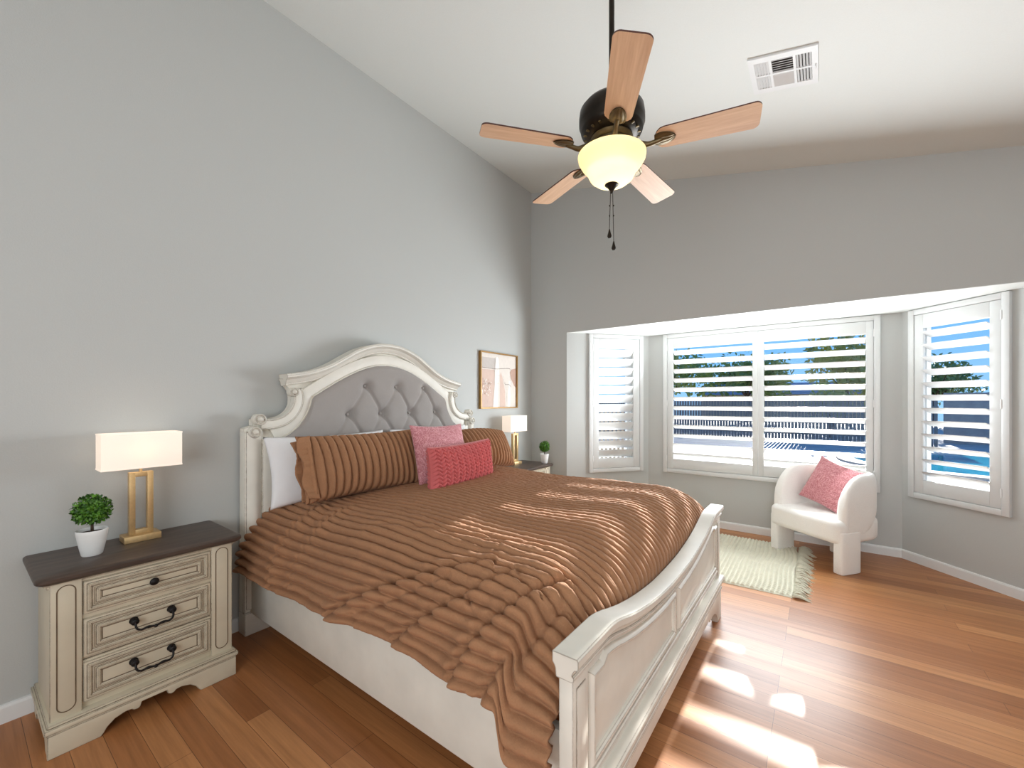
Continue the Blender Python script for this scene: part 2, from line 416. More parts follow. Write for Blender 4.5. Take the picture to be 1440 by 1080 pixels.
def shutter(p, d, panels, s0, s1, z0, z1, tilt, label, hinge_sides):
    """plantation shutter: local x along the wall, y outdoors, z up. panels: (open_s0, open_s1)"""
    rz = atan2(d.y, d.x); o = empty('plantation_shutter', (p.x, p.y, 0), rz)
    m = MB(); fw = .05; dp = .034; y0 = -.012
    for x in (s0+fw/2, s1-fw/2): m.box((x, y0, (z0+z1)/2), (fw, dp, z1-z0), .006)
    for z in (z0+fw/2, z1-fw/2): m.box(((s0+s1)/2, y0, z), (s1-s0-2*fw+.004, dp, fw), .006)
    m.build('outer_frame', M['shutter'], o)
    n = len(panels); zA, zB = .772, 2.146; nl = 12; sp = (zB-zA)/nl
    for i, (a, b) in enumerate(panels):
        pa = s0+fw+.003 if i == 0 else (panels[i-1][1]+a)/2+.0015
        pb = s1-fw-.003 if i == n-1 else (b+panels[i+1][0])/2-.0015
        q = MB(); yy = -.006; th = .03; pz0, pz1 = z0+fw+.003, z1-fw-.003
        q.box(((pa+a)/2, yy, (pz0+pz1)/2), (a-pa, th, pz1-pz0), .004); q.box(((pb+b)/2, yy, (pz0+pz1)/2), (pb-b, th, pz1-pz0), .004)
        q.box(((a+b)/2, yy, (pz0+zA)/2), (b-a+.002, th, zA-pz0), .004); q.box(((a+b)/2, yy, (pz1+zB)/2), (b-a+.002, th, pz1-zB), .004)
        pan = q.build('shutter_panel', M['shutter'], o)
        hx = pa-.004 if hinge_sides[i] == 'l' else pb+.004
        for hz in (pz0+.12, (pz0+pz1)/2, pz1-.12):
            h = MB(); h.box((hx, yy-th/2-.006, hz), (.012, .012, .075), .004); h.build('hinge', M['trim'], o)
        lv = None
        for k in range(nl):
            if lv is None:
                w = .114; t = .011; L = b-a-.006
                prof = []
                for j in range(16):
                    an = 2*pi*j/16; prof.append((w/2*cos(an)*abs(cos(an))**-.15 if abs(cos(an)) > 1e-6 else 0, t/2*sin(an)))
                g = MB(); ca, sa = cos(tilt), sin(tilt)
                # inner edge (y<0) up when tilt > 0
                ring = [(y*ca+z*sa*0-0*z+(z*sa), -y*sa+z*ca) for y, z in prof]
                vs = [(-L/2, y, z) for y, z in ring]+[(L/2, y, z) for y, z in ring]
                g.add(vs, [(j, (j+1) % 16, 16+(j+1) % 16, 16+j) for j in range(16)]+[list(range(16)), list(range(16, 32))[::-1]])
                lv = g.build('louver', M['shutter'], o); l = lv
            else:
                l = lv.copy(); COL.objects.link(l)
            l.location = ((a+b)/2, .004, zA+sp*(k+.5))
    return tag(o, label, 'window shutter', 'white plantation shutters in the bay')

LL = ln(PL, PM); ML = MRx-MLx; RL = ln(PN, PR)
w_, p, d, n, L = baywall('wall_bay_left', PL, PM, (.30, .88, .66, 2.27), 'grey left slanted bay wall')
win(1, p, d, n, .30, .88, .66, 2.27)
s_of = lambda q, p_, d_: (Vector(q)-p_).dot(d_)
shutter(p, d, [(s_of((.803, .31), p, d), s_of((1.115, .667), p, d))], s_of((.718, .214), p, d), s_of((1.207, .772), p, d), .598, 2.327, radians(62),
        'narrow white shutter on the left slanted bay wall with nearly closed louvers', 'l')
w_, p, d, n, L = baywall('wall_bay_main', PM, PN, (1.51-MLx, 3.50-MLx, .66, 2.27), 'grey centre bay wall')
win(2, p, d, n, 1.51-MLx, 3.50-MLx, .66, 2.27, (2.51-MLx,))
shutter(p, d, [(1.579-MLx, 2.455-MLx), (2.566-MLx, 3.444-MLx)], 1.456-MLx, 3.553-MLx, .60, 2.325, radians(25),
        'wide white two-panel shutter on the centre bay wall behind the chair', 'lr')
w_, p, d, n, L = baywall('wall_bay_right', PN, PR, (.12, .74, .66, 2.27), 'grey right slanted bay wall')
win(3, p, d, n, .12, .74, .66, 2.27)
shutter(p, d, [(s_of((3.851, .703), p, d), s_of((4.184, .367), p, d))], s_of((3.763, .79), p, d), s_of((4.272, .277), p, d), .60, 2.325, radians(26),
        'single white shutter with open louvers on the right slanted bay wall', 'r')

# baseboards
def baseboard(name, p, q, label=None):
    p, q = Vector(p), Vector(q); d = (q-p).normalized(); n = Vector((d.y, -d.x)); L = (q-p).length
    m = MB(); prof = [(0, 0), (.014, 0), (.014, .07), (.010, .082), (0, .085)]
    m.prism(prof, 0, L, 0, lambda x, a, z: (p.x+d.x*x+n.x*a, p.y+d.y*x+n.y*a, z)); return struct(m.build(name, M['trim'], smooth=False), label)
baseboard('baseboard_headboard', (0, RY), (0, 0)); baseboard('baseboard_window', (0, 0), (BL, 0))
baseboard('baseboard_bay_left', PL, PM); baseboard('baseboard_bay_main', PM, PN); baseboard('baseboard_bay_right', PN, PR)
baseboard('baseboard_window_right', PR, (RX, 0)); baseboard('baseboard_right', (RX, 0), (RX, RY)); baseboard('baseboard_back', (RX, RY), (0, RY))

# ------------------------------------------------------------------ bed
YC = -2.262                                   # centre line of the headboard (world y)
bed = empty('bed', (0, YC, 0))
tag(bed, 'king bed with antique white arched headboard, tufted grey panel and carved footboard', 'bed')
AW = M['antique_white']
top_half = [(0, 1.962), (.1, 1.954), (.2, 1.928), (.3, 1.886), (.4, 1.826), (.5, 1.765), (.6, 1.720), (.7, 1.690), (.82, 1.668)]
pad_half = [(0, 1.787), (.1, 1.779), (.2, 1.754), (.3, 1.713), (.4, 1.662), (.5, 1.602), (.6, 1.538), (.63, 1.518)]
arc_half = [(.63, 1.518), (.645, 1.45), (.675, 1.385), (.725, 1.315), (.79, 1.262), (.875, 1.222)]
tophalf = [tuple(p) for p in catmull(top_half, 5)]
padhalf = [tuple(p) for p in catmull(pad_half, 5)]
archalf = [tuple(p) for p in catmull(arc_half, 6)]
mir = lambda L: [(-a, b) for a, b in L[::-1]]
toppath = mir(tophalf)+tophalf[1:]
edge_half = padhalf+archalf[1:]
padpath = mir(edge_half)+edge_half[1:]
# back board: outline of the whole headboard with scrolled shoulders
outer = [tuple(p) for p in catmull([(.80, 1.60), (.765, 1.545), (.765, 1.46), (.80, 1.405), (.86, 1.375), (.94, 1.368), (1.0, 1.37)], 5)]
half = [(a, b-.03) for a, b in tophalf]+outer+[(1.0, 1.325), (1.05, 1.31), (1.055, .0), (.87, .0), (.87, .35)]
board = mir(half)+half[1:]
m = MB(); m.prism(board[::-1], .03, .085, .006); m.build('headboard', AW, bed)
# top cap moulding
cap = [(0, .035), (0, .15), (-.012, .158), (-.026, .156), (-.034, .143), (-.038, .132), (-.05, .124), (-.062, .112), (-.066, .108), (-.074, .108), (-.08, .1), (-.08, .035)]
m = MB(); m.sweep(cap, toppath); m.build('headboard_cap', AW, bed, 28)
# frame between cap and panel (raised) with an inner bead
m = MB(); fr = [(0, .08), (0, .108), (.012, .114), (.06, .116), (.078, .112), (.082, .08)]
m.sweep(fr, padpath); m.build('panel_frame', AW, bed, 28)
m = MB(); bd = [(-.012, .085), (-.012, .112), (-.006, .120), (.002, .120), (.006, .112), (.006, .085)]
m.sweep(bd, padpath); m.build('bead_moulding', AW, bed, 28)
# tufted linen panel
btn = [(-.207+.294*k, 1.607) for k in (0, 1, 2)]+[(-.354+.291*k, 1.384) for k in (0, 1, 2, 3)]+[(-.50+.294*k, 1.16) for k in range(5)]+[(.81, 1.384)]
crs = []
for a in btn:
    for b in btn:
        if abs(abs(a[0]-b[0])-.147) < .03 and abs(a[1]-b[1]-.223) < .02: crs.append((a, b, 1.0 if b[0] > a[0] else .55))
def topof(s):
    s = abs(s); return interp(pad_half, s) if s <= .63 else interp(arc_half, s)
def tuft(s, z):
    d = 0
    for a, b in btn:
        r2 = ((s-a)**2+(z-b)**2); d -= .022*exp(-r2/.0022)+.012*exp(-r2/.0002)
    for (a, b, w) in crs:
        dx, dz = b[0]-a[0], b[1]-a[1]; L2 = dx*dx+dz*dz; t = max(0, min(1, ((s-a[0])*dx+(z-a[1])*dz)/L2))
        r2 = (s-a[0]-t*dx)**2+(z-a[1]-t*dz)**2; d -= w*.016*exp(-r2/.00014)+.007*exp(-r2/.0018)
    return d
def padf(u, v):
    s = (u-.5)*2*.872; z0 = .55; z1 = topof(s); z = z0+(z1-z0)*v
    e = min(1, min(z1-z, .872-abs(s))/.05); x = .104+.036*sqrt(max(0, 1-(1-e)**2))+max(tuft(s, z), -.048)
    return (x, s, z)
m = MB(); m.grid(padf, 190, 130); pad = m.build('tufted_panel', M['linen'], bed, 180)
b0 = None
for a, b in btn[:7]:
    if b0 is None:
        m = MB(); m.lathe([(0, .010), (.006, .009), (.011, .005), (.012, 0)], 14); m.xf(Matrix.Rotation(pi/2, 4, 'Y')); b0 = o = m.build('button', M['linen'], pad)
    else: o = b0.copy(); COL.objects.link(o)
    o.location = (.097, a, b)
# scrolled shoulders
def volute(c, r, side, x0, x1):
    m = MB(); m.lathe([(r*.98, x0), (r, x1-.006), (r*.93, x1), (r*.78, x1+.001), (r*.70, x1-.007), (r*.50, x1-.007), (r*.42, x1+.004), (r*.2, x1+.011), (0, x1+.012)], 26)
    return m.xf(Matrix.Translation((0, c[0]*side, c[1])) @ Matrix(((0, 0, 1, 0), (1, 0, 0, 0), (0, 1, 0, 0), (0, 0, 0, 1))))
for sd in (-1, 1):
    cpath = [tuple(p) for p in catmull([(.742, 1.565), (.728, 1.52), (.735, 1.46), (.77, 1.395), (.83, 1.35), (.90, 1.333), (.965, 1.338)], 7)]
    path = [(a*sd, b) for a, b in cpath]
    hw = .034
    prof = [(-hw, .08), (-hw, .128), (-hw+.006, .135), (-hw+.012, .128), (-.010, .131), (.010, .131), (hw-.012, .128), (hw-.006, .135), (hw, .128), (hw, .08)]
    m = MB(); m.sweep(prof, path)
    v = volute((.762, 1.548), .030, sd, .08, .14); m.add(v.v, v.f); v = volute((.972, 1.366), .037, sd, .08, .14); m.add(v.v, v.f)
    m.build('scroll', AW, bed, 40)
    # post: stile plus rounded column with a small scroll on top
    m = MB(); m.box((.075, sd*.91, .62), (.09, .085, 1.24), .004); m.box((.07, sd*1.0, .645), (.08, .105, 1.29), .006)
    col = [(-.042, .10)]+[(-.042+.084*k/8, .112+.022*sin(pi*k/8)) for k in range(9)]+[(.042, .10)]
    m.sweep(col, [(sd*1.0, .16), (sd*1.0, 1.285)])
    v = volute((1.0, 1.285), .036, sd, .08, .145); m.add(v.v, v.f)
    m.box((.078, sd*.985, .07), (.10, .145, .14), .006)
    m.build('post', AW, bed, 40)
# side rails
for y in (-3.283+.0175, -1.36):
    m = MB(); m.box(((.1+2.47)/2, y-YC, .29), (2.37, .035, .31), .006)
    m.build('side_rail', AW, bed)
# footboard
FC = -2.347-YC; FX0, FX1 = 2.455, 2.525
fz = [(0, .655), (.2, .660), (.4, .680), (.55, .705), (.65, .728), (.74, .752), (.80, .763), (.86, .765), (1.045, .765)]
fhalf = [tuple(p) for p in catmull(fz, 5)]
fpath = [(a+FC, b) for a, b in mir(fhalf)+fhalf[1:]]
fcap = [(0, 2.450), (0, 2.530), (-.006, 2.534), (-.026, 2.534), (-.032, 2.530), (-.034, 2.522), (-.044, 2.516), (-.052, 2.514), (-.054, 2.519), (-.060, 2.521), (-.066, 2.519), (-.070, 2.512), (-.070, 2.462), (-.044, 2.460), (-.034, 2.454), (-.03, 2.450)]
m = MB(); m.sweep(fcap, fpath); m.build('footboard_cap', AW, bed, 30)
body = [(a+FC, b-.05) for a, b in mir(fhalf)+fhalf[1:]]
body = [(max(FC-1.03, min(FC+1.03, a)), b) for a, b in body]+[(FC+1.03, .13), (FC-1.03, .13)]
m = MB(); m.prism(body[::-1], 2.470, 2.500, .003); m.build('footboard', AW, bed)
# end posts and centre stile lines, lower rail
def fzat(s): return interp(fz, abs(s))
for sd in (-1, 1):
    m = MB(); c = FC+sd*.985; m.box((2.487, c, .40), (.047, .095, .60), .004); m.box((2.5115, c-sd*.0, .44), (.004, .055, .44), .002)
    m.build('footboard_post', AW, bed)
m = MB(); lower = [(0, 2.48), (0, 2.535), (-.008, 2.541), (-.02, 2.541), (-.028, 2.534), (-.03, 2.522), (-.045, 2.518), (-.075, 2.518), (-.08, 2.523), (-.09, 2.523), (-.09, 2.48)]
m.sweep(lower, [(FC-1.04, .285), (FC+1.04, .285)])
m.sweep([(0, 2.49), (0, 2.512), (-.006, 2.518), (-.014, 2.518), (-.02, 2.512), (-.02, 2.49)], [(FC-.93, .352), (FC+.93, .352)])
m.build('lower_rail', AW, bed, 30)
# apron with bracket feet
ap = [(-1.035, .20), (-1.035, 0), (-.93, 0), (-.915, .035), (-.88, .075), (-.83, .10), (-.76, .11), (-.7, .105), (-.68, .125), (.68, .125), (.7, .105), (.76, .11), (.83, .10), (.88, .075), (.915, .035), (.93, 0), (1.035, 0), (1.035, .20)]
m = MB(); m.prism([(a+FC, b) for a, b in ap], 2.478, 2.518, .003); m.build('footboard_apron', AW, bed)
# raised panel mouldings
pm = [(0, 2.498), (0, 2.510), (-.006, 2.517), (-.014, 2.518), (-.022, 2.512), (-.026, 2.505), (-.026, 2.498)]
for sd in (-1, 1):
    a0, a1 = .05, .895
    ss = [a0+(a1-a0)*k/30 for k in range(31)]
    topl = [(s, fzat(s)-.115+(-.02 if s > .83 else 0)) for s in ss]
    loop = topl+[(a1, .385), (a0, .385)]
    loop = [(FC+sd*a, b) for a, b in loop]
    if sd > 0: loop = loop[::-1]
    m = MB(); m.sweep(pm, loop, closed=True); m.build('panel_moulding', AW, bed, 30)

# mattress
mt = MB(); mt.box((1.21, -2.31, .535), (2.18, 1.70, .39), .09, seg=4)
tag(mt.build('mattress', M['sheet'], sharp=180), 'white sheeted mattress showing beside the left headboard post', 'mattress')

# ribbed plush blanket
def blanket():
    ctrl = [(-1.235, .40), (-1.225, .56), (-1.235, .70), (-1.29, .80), (-1.42, .845), (-1.7, .855), (-2.1, .862), (-2.5, .858), (-2.85, .842), (-3.05, .815), (-3.19, .755), (-3.29, .66), (-3.335, .57), (-3.352, .47)]
    C_ = [tuple(p) for p in catmull(ctrl, 12)]
    L = [0]
    for a, b in zip(C_, C_[1:]): L.append(L[-1]+ln(a, b))
    tot = L[-1]; per = tot/60; NV = 60*11+1
    def at(l):
        for i in range(len(L)-1):
            if l <= L[i+1] or i == len(L)-2:
                t = (l-L[i])/(L[i+1]-L[i]); a, b = C_[i], C_[i+1]
                tx, tz = b[0]-a[0], b[1]-a[1]; h = sqrt(tx*tx+tz*tz)
                return a[0]+tx*t, a[1]+tz*t, tz/h, -tx/h
    # creases on the near drape, in (x, arc length from the near hem)
    def pol(d, pts):
        best = (9, 1, 0)
        for (a, b) in zip(pts, pts[1:]):
            dx, dy = b[0]-a[0], b[1]-a[1]; L2 = dx*dx+dy*dy; t = ((d[0]-a[0])*dx+(d[1]-a[1])*dy)/L2
            tc = max(0, min(1, t)); ex, ey = d[0]-a[0]-tc*dx, d[1]-a[1]-tc*dy; r = sqrt(ex*ex+ey*ey)
            if r < best[0]: best = (r, 1 if dx*(d[1]-a[1])-dy*(d[0]-a[0]) > 0 else -1, min(1, (1-abs(tc-.5)*2)*3 if (t < 0 or t > 1) else 1))
        return best
    creases = [([(1.22, .02), (1.55, .22), (1.80, .36), (1.98, .46)], 1.0), ([(1.66, .02), (1.82, .17), (1.98, .30), (2.10, .44)], .9),
               ([(1.42, .06), (1.62, .17), (1.86, .33)], .45), ([(2.02, .02), (2.12, .22), (2.22, .40), (2.28, .52)], .9), ([(2.16, .0), (2.26, .2), (2.33, .42)], .7),
               ([(.58, .02), (.55, .3), (.52, .50)], .7), ([(.80, .05), (.78, .3), (.74, .55)], .45), ([(1.15, .45), (1.5, .55), (1.9, .62), (2.15, .72)], .25)]
    NU = 250; m = MB(); vs = []
    for i in range(NU):
        u = i/(NU-1)
        for j in range(NV):
            l = tot*j/(NV-1); y, z, ny, nz = at(l); hem = tot-l; far = l
            near = y < -2.9
            xs = .40 if not near else .12+.28*sm(.55, .80, hem)
            wav = 0
            x = xs+(2.43-xs)*u
            top = sm(.58, .83, z)
            # phase of the ribs drifts a little along the length
            drift = .16*noise.noise((x*1.6, y*1.2+z, 3.1))+.14*sin(x*3.1+y*1.3)*(1 if not near else .3)
            ph = (l+.012*drift*3)/per
            fr = ph-math.floor(ph); rib = (.034-.009*sm(.74, .82, z))*(1-abs(2*fr-1)**(2.4+1.4*sm(.74, .82, z)))
            k = math.floor(ph)
            lump = .0035*noise.noise((x*22, k*3.7, 0))+.003*noise.noise((x*60, l*60, 1))
            # gentle waves of the duvet
            swell = .012*sin(x*4.2+1.2+y*1.6)*top*(1 if y < -1.4 else .6)+.010*noise.noise((x*2.2, y*2.2, 7))
            nx_ = 0.0; cr_ = 0.0
            if near and hem < .85:
                for pts, w in creases:
                    if not (min(p[0] for p in pts)-.14 < x < max(p[0] for p in pts)+.14): continue
                    r, sd, wt = pol((x, hem), pts)
                    if r > .16: continue
                    cr_ += w*wt*(-.034*exp(-(r/.011)**2)+(.026*exp(-((r-.035)/.045)**2) if sd < 0 else .012*exp(-((r-.03)/.025)**2)))
                cr_ += .008*noise.noise((x*9, hem*9, 5))
            # bulge of the drape
            hang = sm(.75, .0, hem) if near else 0
            bul = hang*(.012*sin(x*6.2+.7)+.012*noise.noise((x*2.7, 1.1, 9)))
            off = rib+lump+swell+cr_+bul
            # foot end rolls down inside the footboard
            e = max(0, (x-2.10)/.33); roll = (1-sqrt(max(0, 1-min(1, e)**2)))*.235 if e > 0 else 0
            px, py, pz = x, y+ny*off, z+nz*off-roll*top
            if e > 0: px += top*off*.6*e
            if e > 0: px = min(px, 2.447+.0*e)
            if near:
                # wavy hem
                hz = .008*sin(x*5+.5)+.014*noise.noise((x*4, 0, 2))-.05*sm(1.3, .3, x)+.018*sm(1.2, 1.7, x)
                corner = sm(2.235, 2.295, x)
                pz += (hz*(1-corner)-.115*corner)*sm(.48, .0, hem)
                py -= .03*corner*sm(.5, .1, hem)
            if x < xs+.05: pz -= .012*(1-(x-xs)/.05)
            vs.append((px, py, pz))
    fs = [(i*NV+j, (i+1)*NV+j, (i+1)*NV+j+1, i*NV+j+1) for i in range(NU-1) for j in range(NV-1)]
    m.add(vs, fs)
    o = m.build('blanket', M['fur'], sharp=180)
    sdf = o.modifiers.new('thick', 'SOLIDIFY'); sdf.thickness = .012; sdf.offset = -1
    return tag(o, 'ribbed brown faux fur blanket spread over the bed', 'blanket')
blanket()

# pillows: local y = width, z = height, x = thickness (front is +x)
def pillow(name, mat, w, h, t, loc, lean, yaw, roll=0.0, nu=50, nv=40, disp=None, pinch=.06, sag=0.0, power=.5, sharp=180):
    m = MB()
    def side(sg):
        def f(a, b):
            u, v = 2*a-1, 2*b-1
            y = w/2*u*(1-pinch*(1-v*v)); z = h/2*v*(1-pinch*1.3*(1-u*u))
            th = t/2*(max(0, (1-u*u)*(1-v*v)))**power*(1-.18*v)
            if disp: th += disp(u, v, y, z)*sm(0, .06, min(1-abs(u), 1-abs(v)))
            z -= sag*(u*u)*(.5+.5*v)
            return (sg*th, y, z)
        return f
    m.grid(side(1), nu, nv); m.grid(side(-1), nu, nv)
    o = m.build(name, mat, sharp=sharp)
    bm = bmesh.new(); bm.from_mesh(o.data); bmesh.ops.remove_doubles(bm, verts=bm.verts[:], dist=.0004); bmesh.ops.recalc_face_normals(bm, faces=bm.faces[:]); bm.to_mesh(o.data); bm.free()
    o.location = loc; o.rotation_euler = Matrix.Rotation(yaw, 3, 'Z').__matmul__(Matrix.Rotation(-lean, 3, 'Y')).__matmul__(Matrix.Rotation(roll, 3, 'X')).to_euler()
    return o
def wrinkle(u, v, y, z): return .006*noise.noise((y*7, z*5, 2))+.004*noise.noise((y*16+3*z, z*16, 6))
tag(pillow('pillow', M['white_cotton'], .88, .46, .17, (.235, -2.80, 1.03), radians(13), 0, 0, disp=wrinkle), 'white pillow behind the left brown sham, next to the headboard post', 'pillow', 'white pillows against the headboard')
tag(pillow('pillow', M['white_cotton'], .88, .46, .17, (.235, -1.86, 1.03), radians(13), 0, 0, disp=wrinkle), 'white pillow behind the right brown sham and pink cushion', 'pillow', 'white pillows against the headboard')
def ribs(n, amp=.032):
    def f(u, v, y, z):
        ph = (u*.5+.5)*n+.25*noise.noise((y*5, z*4, 8))+.5*v*v*(1 if u > 0 else -1)*abs(u)**3; fr = ph-math.floor(ph)
        return amp*(1-abs(2*fr-1)**2.2)-amp*.5+.003*noise.noise((y*40, z*40, 3))
    return f
sham = pillow('sham_pillow', M['fur'], .88, .43, .24, (.50, -2.715, 1.062), radians(20), radians(-2), 0, 300, 46, ribs(17), pinch=.045)
tag(sham, 'ribbed brown fur sham pillow on the left side of the bed', 'pillow', 'brown ribbed sham pillows')
m = MB()
for sx, x0 in ((1, .050), (-1, -.030)):                         # open gathered flange at its left end
    def fl_(u, v):
        z = (v-.5)*.40; t = u; y = -.375-.07*t
        ph = v*7+.6*sin(v*9); fr = ph-math.floor(ph)
        return (x0*(1-.25*t)+sx*(.010*sin(z*34+1)*t+.006*(1-abs(2*fr-1)**2.2)), y+.010*sin(z*26+sx)*t, z*(1-.06*t))
    m.grid(fl_, 14, 70)
q = m.build('flange', M['fur'], sham, 180); sd_ = q.modifiers.new('thick', 'SOLIDIFY'); sd_.thickness = .008
tag(pillow('sham_pillow', M['fur'], .88, .42, .24, (.48, -1.53, 1.045), radians(24), radians(3), radians(-2), 300, 46, ribs(17), pinch=.045, sag=.05), 'ribbed brown fur sham pillow on the right, partly behind the pink cushions', 'pillow', 'brown ribbed sham pillows')
def emb(u, v, y, z): return .004*noise.noise((y*26, z*26, 4))+.004*noise.noise((y*9, z*30, 1))
tag(pillow('cushion', M['velvet'], .50, .46, .15, (.685, -2.19, 1.085), radians(17), radians(-4), radians(-1), 70, 60, emb, pinch=.06), 'square dusty pink embossed velvet cushion on the bed', 'cushion')
def knit(u, v, y, z):
    col = y/.032; ci = math.floor(col); fx = col-ci
    row = z/.027+(fx if ci % 2 else 1-fx)*.9; fr = row-math.floor(row)
    return .028*sqrt(max(0, 1-(2*fr-1)**2))*(.45+.55*sqrt(max(0, 1-(2*fx-1)**2)))-.003
tag(pillow('lumbar_cushion', M['knit'], .80, .32, .15, (.862, -2.14, 1.012), radians(5), radians(10), radians(0), 330, 190, knit, pinch=.05), 'chunky knit coral lumbar cushion in front of the pink velvet cushion', 'cushion')

# ------------------------------------------------------------------ nightstands (local: x away from the wall, y along it)
def make_nightstand(name, label):
    t = empty(name, (0, 0, 0)); tag(t, label, 'nightstand', 'matching cream nightstands beside the bed')
    D = M['distressed']
    m = MB(); m.box((.235, 0, .40), (.40, .645, .60), .004)                    # carcass
    for z, w, d in ((.705, .69, .435), (.69, .67, .425)): m.box((d/2+.02, 0, z), (d, w, .014), .004)
    for z, w in ((.545, .40), (.345, .40)): m.box((.437, 0, z-.013), (.012, .47, .022), .002)
    m.build('carcass', D, t)
    for sd in (-1, 1):                                                       # front pilasters with rounded inset panels
        m = MB(); m.box((.443, sd*.279, .415), (.022, .095, .59), .004); m.build('pilaster', D, t)
        hw, z0, z1 = .027, .158, .688; pts = []
        for k in range(13): a = pi*k/12; pts.append((hw*cos(a), z1-hw+hw*sin(a)))
        for k in range(13): a = pi+pi*k/12; pts.append((hw*cos(a), z0+hw+hw*sin(a)))
        g = MB(); g.sweep([(-.002, .4538), (-.002, .4552), (.002, .4552), (.002, .4538)], [(sd*.279+a, b) for a, b in pts], closed=True)
        g.build('inset_line', M['glaze'], t)
    # wooden top with moulded edge
    m = MB()
    prof = [(.708, .012), (.712, .006), (.720, .0), (.732, .0), (.738, .004), (.742, .012)]
    def ring(k):
        z, ins = prof[k]; x1, hy, r = .485-ins, .368-ins, .03
        pts = [(.012, -hy)]
        for j in range(7): a = -pi/2+pi/2*j/6; pts.append((x1-r+r*cos(a), -hy+r+r*sin(a)))
        for j in range(7): a = pi/2*j/6; pts.append((x1-r+r*cos(a), hy-r+r*sin(a)))
        pts.append((.012, hy)); return [(x, y, z) for x, y in pts]
    rs = [ring(k) for k in range(len(prof))]; n = len(rs[0]); vs = [p for r in rs for p in r]
    fs = [(k*n+j, k*n+(j+1) % n, (k+1)*n+(j+1) % n, (k+1)*n+j) for k in range(len(rs)-1) for j in range(n)]+[list(range(n))[::-1], [(len(rs)-1)*n+j for j in range(n)]]
    m.add(vs, fs); m.build('top', M['dark_wood'], t, 30)
    # drawers
    for i, (z0, z1) in enumerate(((.542, .684), (.356, .521), (.164, .335))):
        hy = .229
        d = MB(); d.box((.4405, 0, (z0+z1)/2), (.025, 2*hy, z1-z0), .003)
        for ins, x, hgt in ((.012, .453, .006), (.040, .453, .005)):
            pr_ = [(0, x-.004), (0, x+hgt*.4), (-.004, x+hgt), (-.010, x+hgt), (-.015, x+.001), (-.015, x-.004)]
            a, b, c, e_ = -hy+ins, hy-ins, z0+ins, z1-ins
            d.sweep(pr_, [(a, c), (a, e_), (b, e_), (b, c)], closed=True)
        dr = d.build('drawer', D, t, 30)
        g = MB()
        for ins in (.034, .058):
            a, b, c, e_ = -hy+ins, hy-ins, z0+ins, z1-ins
            g.sweep([(-.0012, .4525), (-.0012, .4538), (.0012, .4538), (.0012, .4525)], [(a, c), (a, e_), (b, e_), (b, c)], closed=True)
        g.build('groove', M['glaze'], dr)
        h = MB(); zc = (z0+z1)/2
        if i == 0:
            h.lathe([(.006, 0), (.006, .012), (.010, .016), (.016, .020), (.018, .026), (.015, .031), (0, .034)], 20)
            h.xf(Matrix.Translation((.454, 0, zc)) @ Matrix.Rotation(pi/2, 4, 'Y')); h.build('knob', M['iron'], dr, 180)
        else:
            for sd in (-1, 1):
                q = MB(); q.lathe([(.017, 0), (.016, .004), (.009, .008), (.009, .016), (.014, .020), (.015, .027), (.010, .031), (0, .032)], 18)
                q.xf(Matrix.Translation((.454, sd*.068, zc+.012)) @ Matrix.Rotation(pi/2, 4, 'Y')); h.add(q.v, q.f)
            pth = catmull([(.482, -.068, zc+.012), (.494, -.066, zc-.012), (.498, -.052, zc-.024), (.498, -.030, zc-.022), (.499, -.012, zc-.024), (.500, 0, zc-.027), (.499, .012, zc-.024), (.498, .030, zc-.022), (.498, .052, zc-.024), (.494, .066, zc-.012), (.482, .068, zc+.012)], 5)
            nP = len(pth); rr = [.0045+.004*exp(-((k-nP/2)/2.2)**2)+.002*exp(-((abs(k-nP/2)-9)/2)**2) for k in range(nP)]
            h.tube(pth, rr, 10); h.build('handle', M['iron'], dr, 180)
    # plinth: ledge, apron with bracket feet, side aprons
    m = MB(); m.box((.2505, 0, .112), (.475, .69, .022), .006); m.box((.2475, 0, .128), (.465, .67, .014), .005); m.box((.246, 0, .097), (.468, .675, .010), .003); m.build('plinth_ledge', D, t)
    def apron(L):
        h = [(L, 0), (L, .095)]
        inn = [(L-.155, 0), (L-.165, .012), (L-.175, .03), (L-.20, .052), (L-.235, .062), (L-.255, .06), (L-.262, .052), (L-.275, .05), (L-.285, .056), (L-.290, .075)] if L > .25 else [(L-.07, 0), (L-.075, .02), (L-.10, .045), (L-.14, .055)]
        return [(-a, b) for a, b in inn]+[(-a, b) for a, b in h]+h[::-1]+inn[::-1] if False else h+[(-L, .095), (-L, 0)]+[(-a, b) for a, b in inn]+inn[::-1]
    m = MB(); m.prism(apron(.335), .462, .484, .003); m.build('apron', D, t)
    for sd in (-1, 1):
        m = MB(); m.prism(apron(.22), -.011, .011, .003, lambda x, y, z: (.245+y, sd*.322+x, z)); m.build('side_apron', D, t)
    return t
ns = make_nightstand('nightstand', 'cream distressed nightstand left of the bed with three drawers and dark wood top')
ns.location = (.0, -3.826, 0); ns.scale = (1, 1, 1.013)
n2 = copy_tree(ns); n2.location = (.0, -.592, 0)
n2['label'] = 'cream nightstand by the corner, mostly hidden behind the bed'

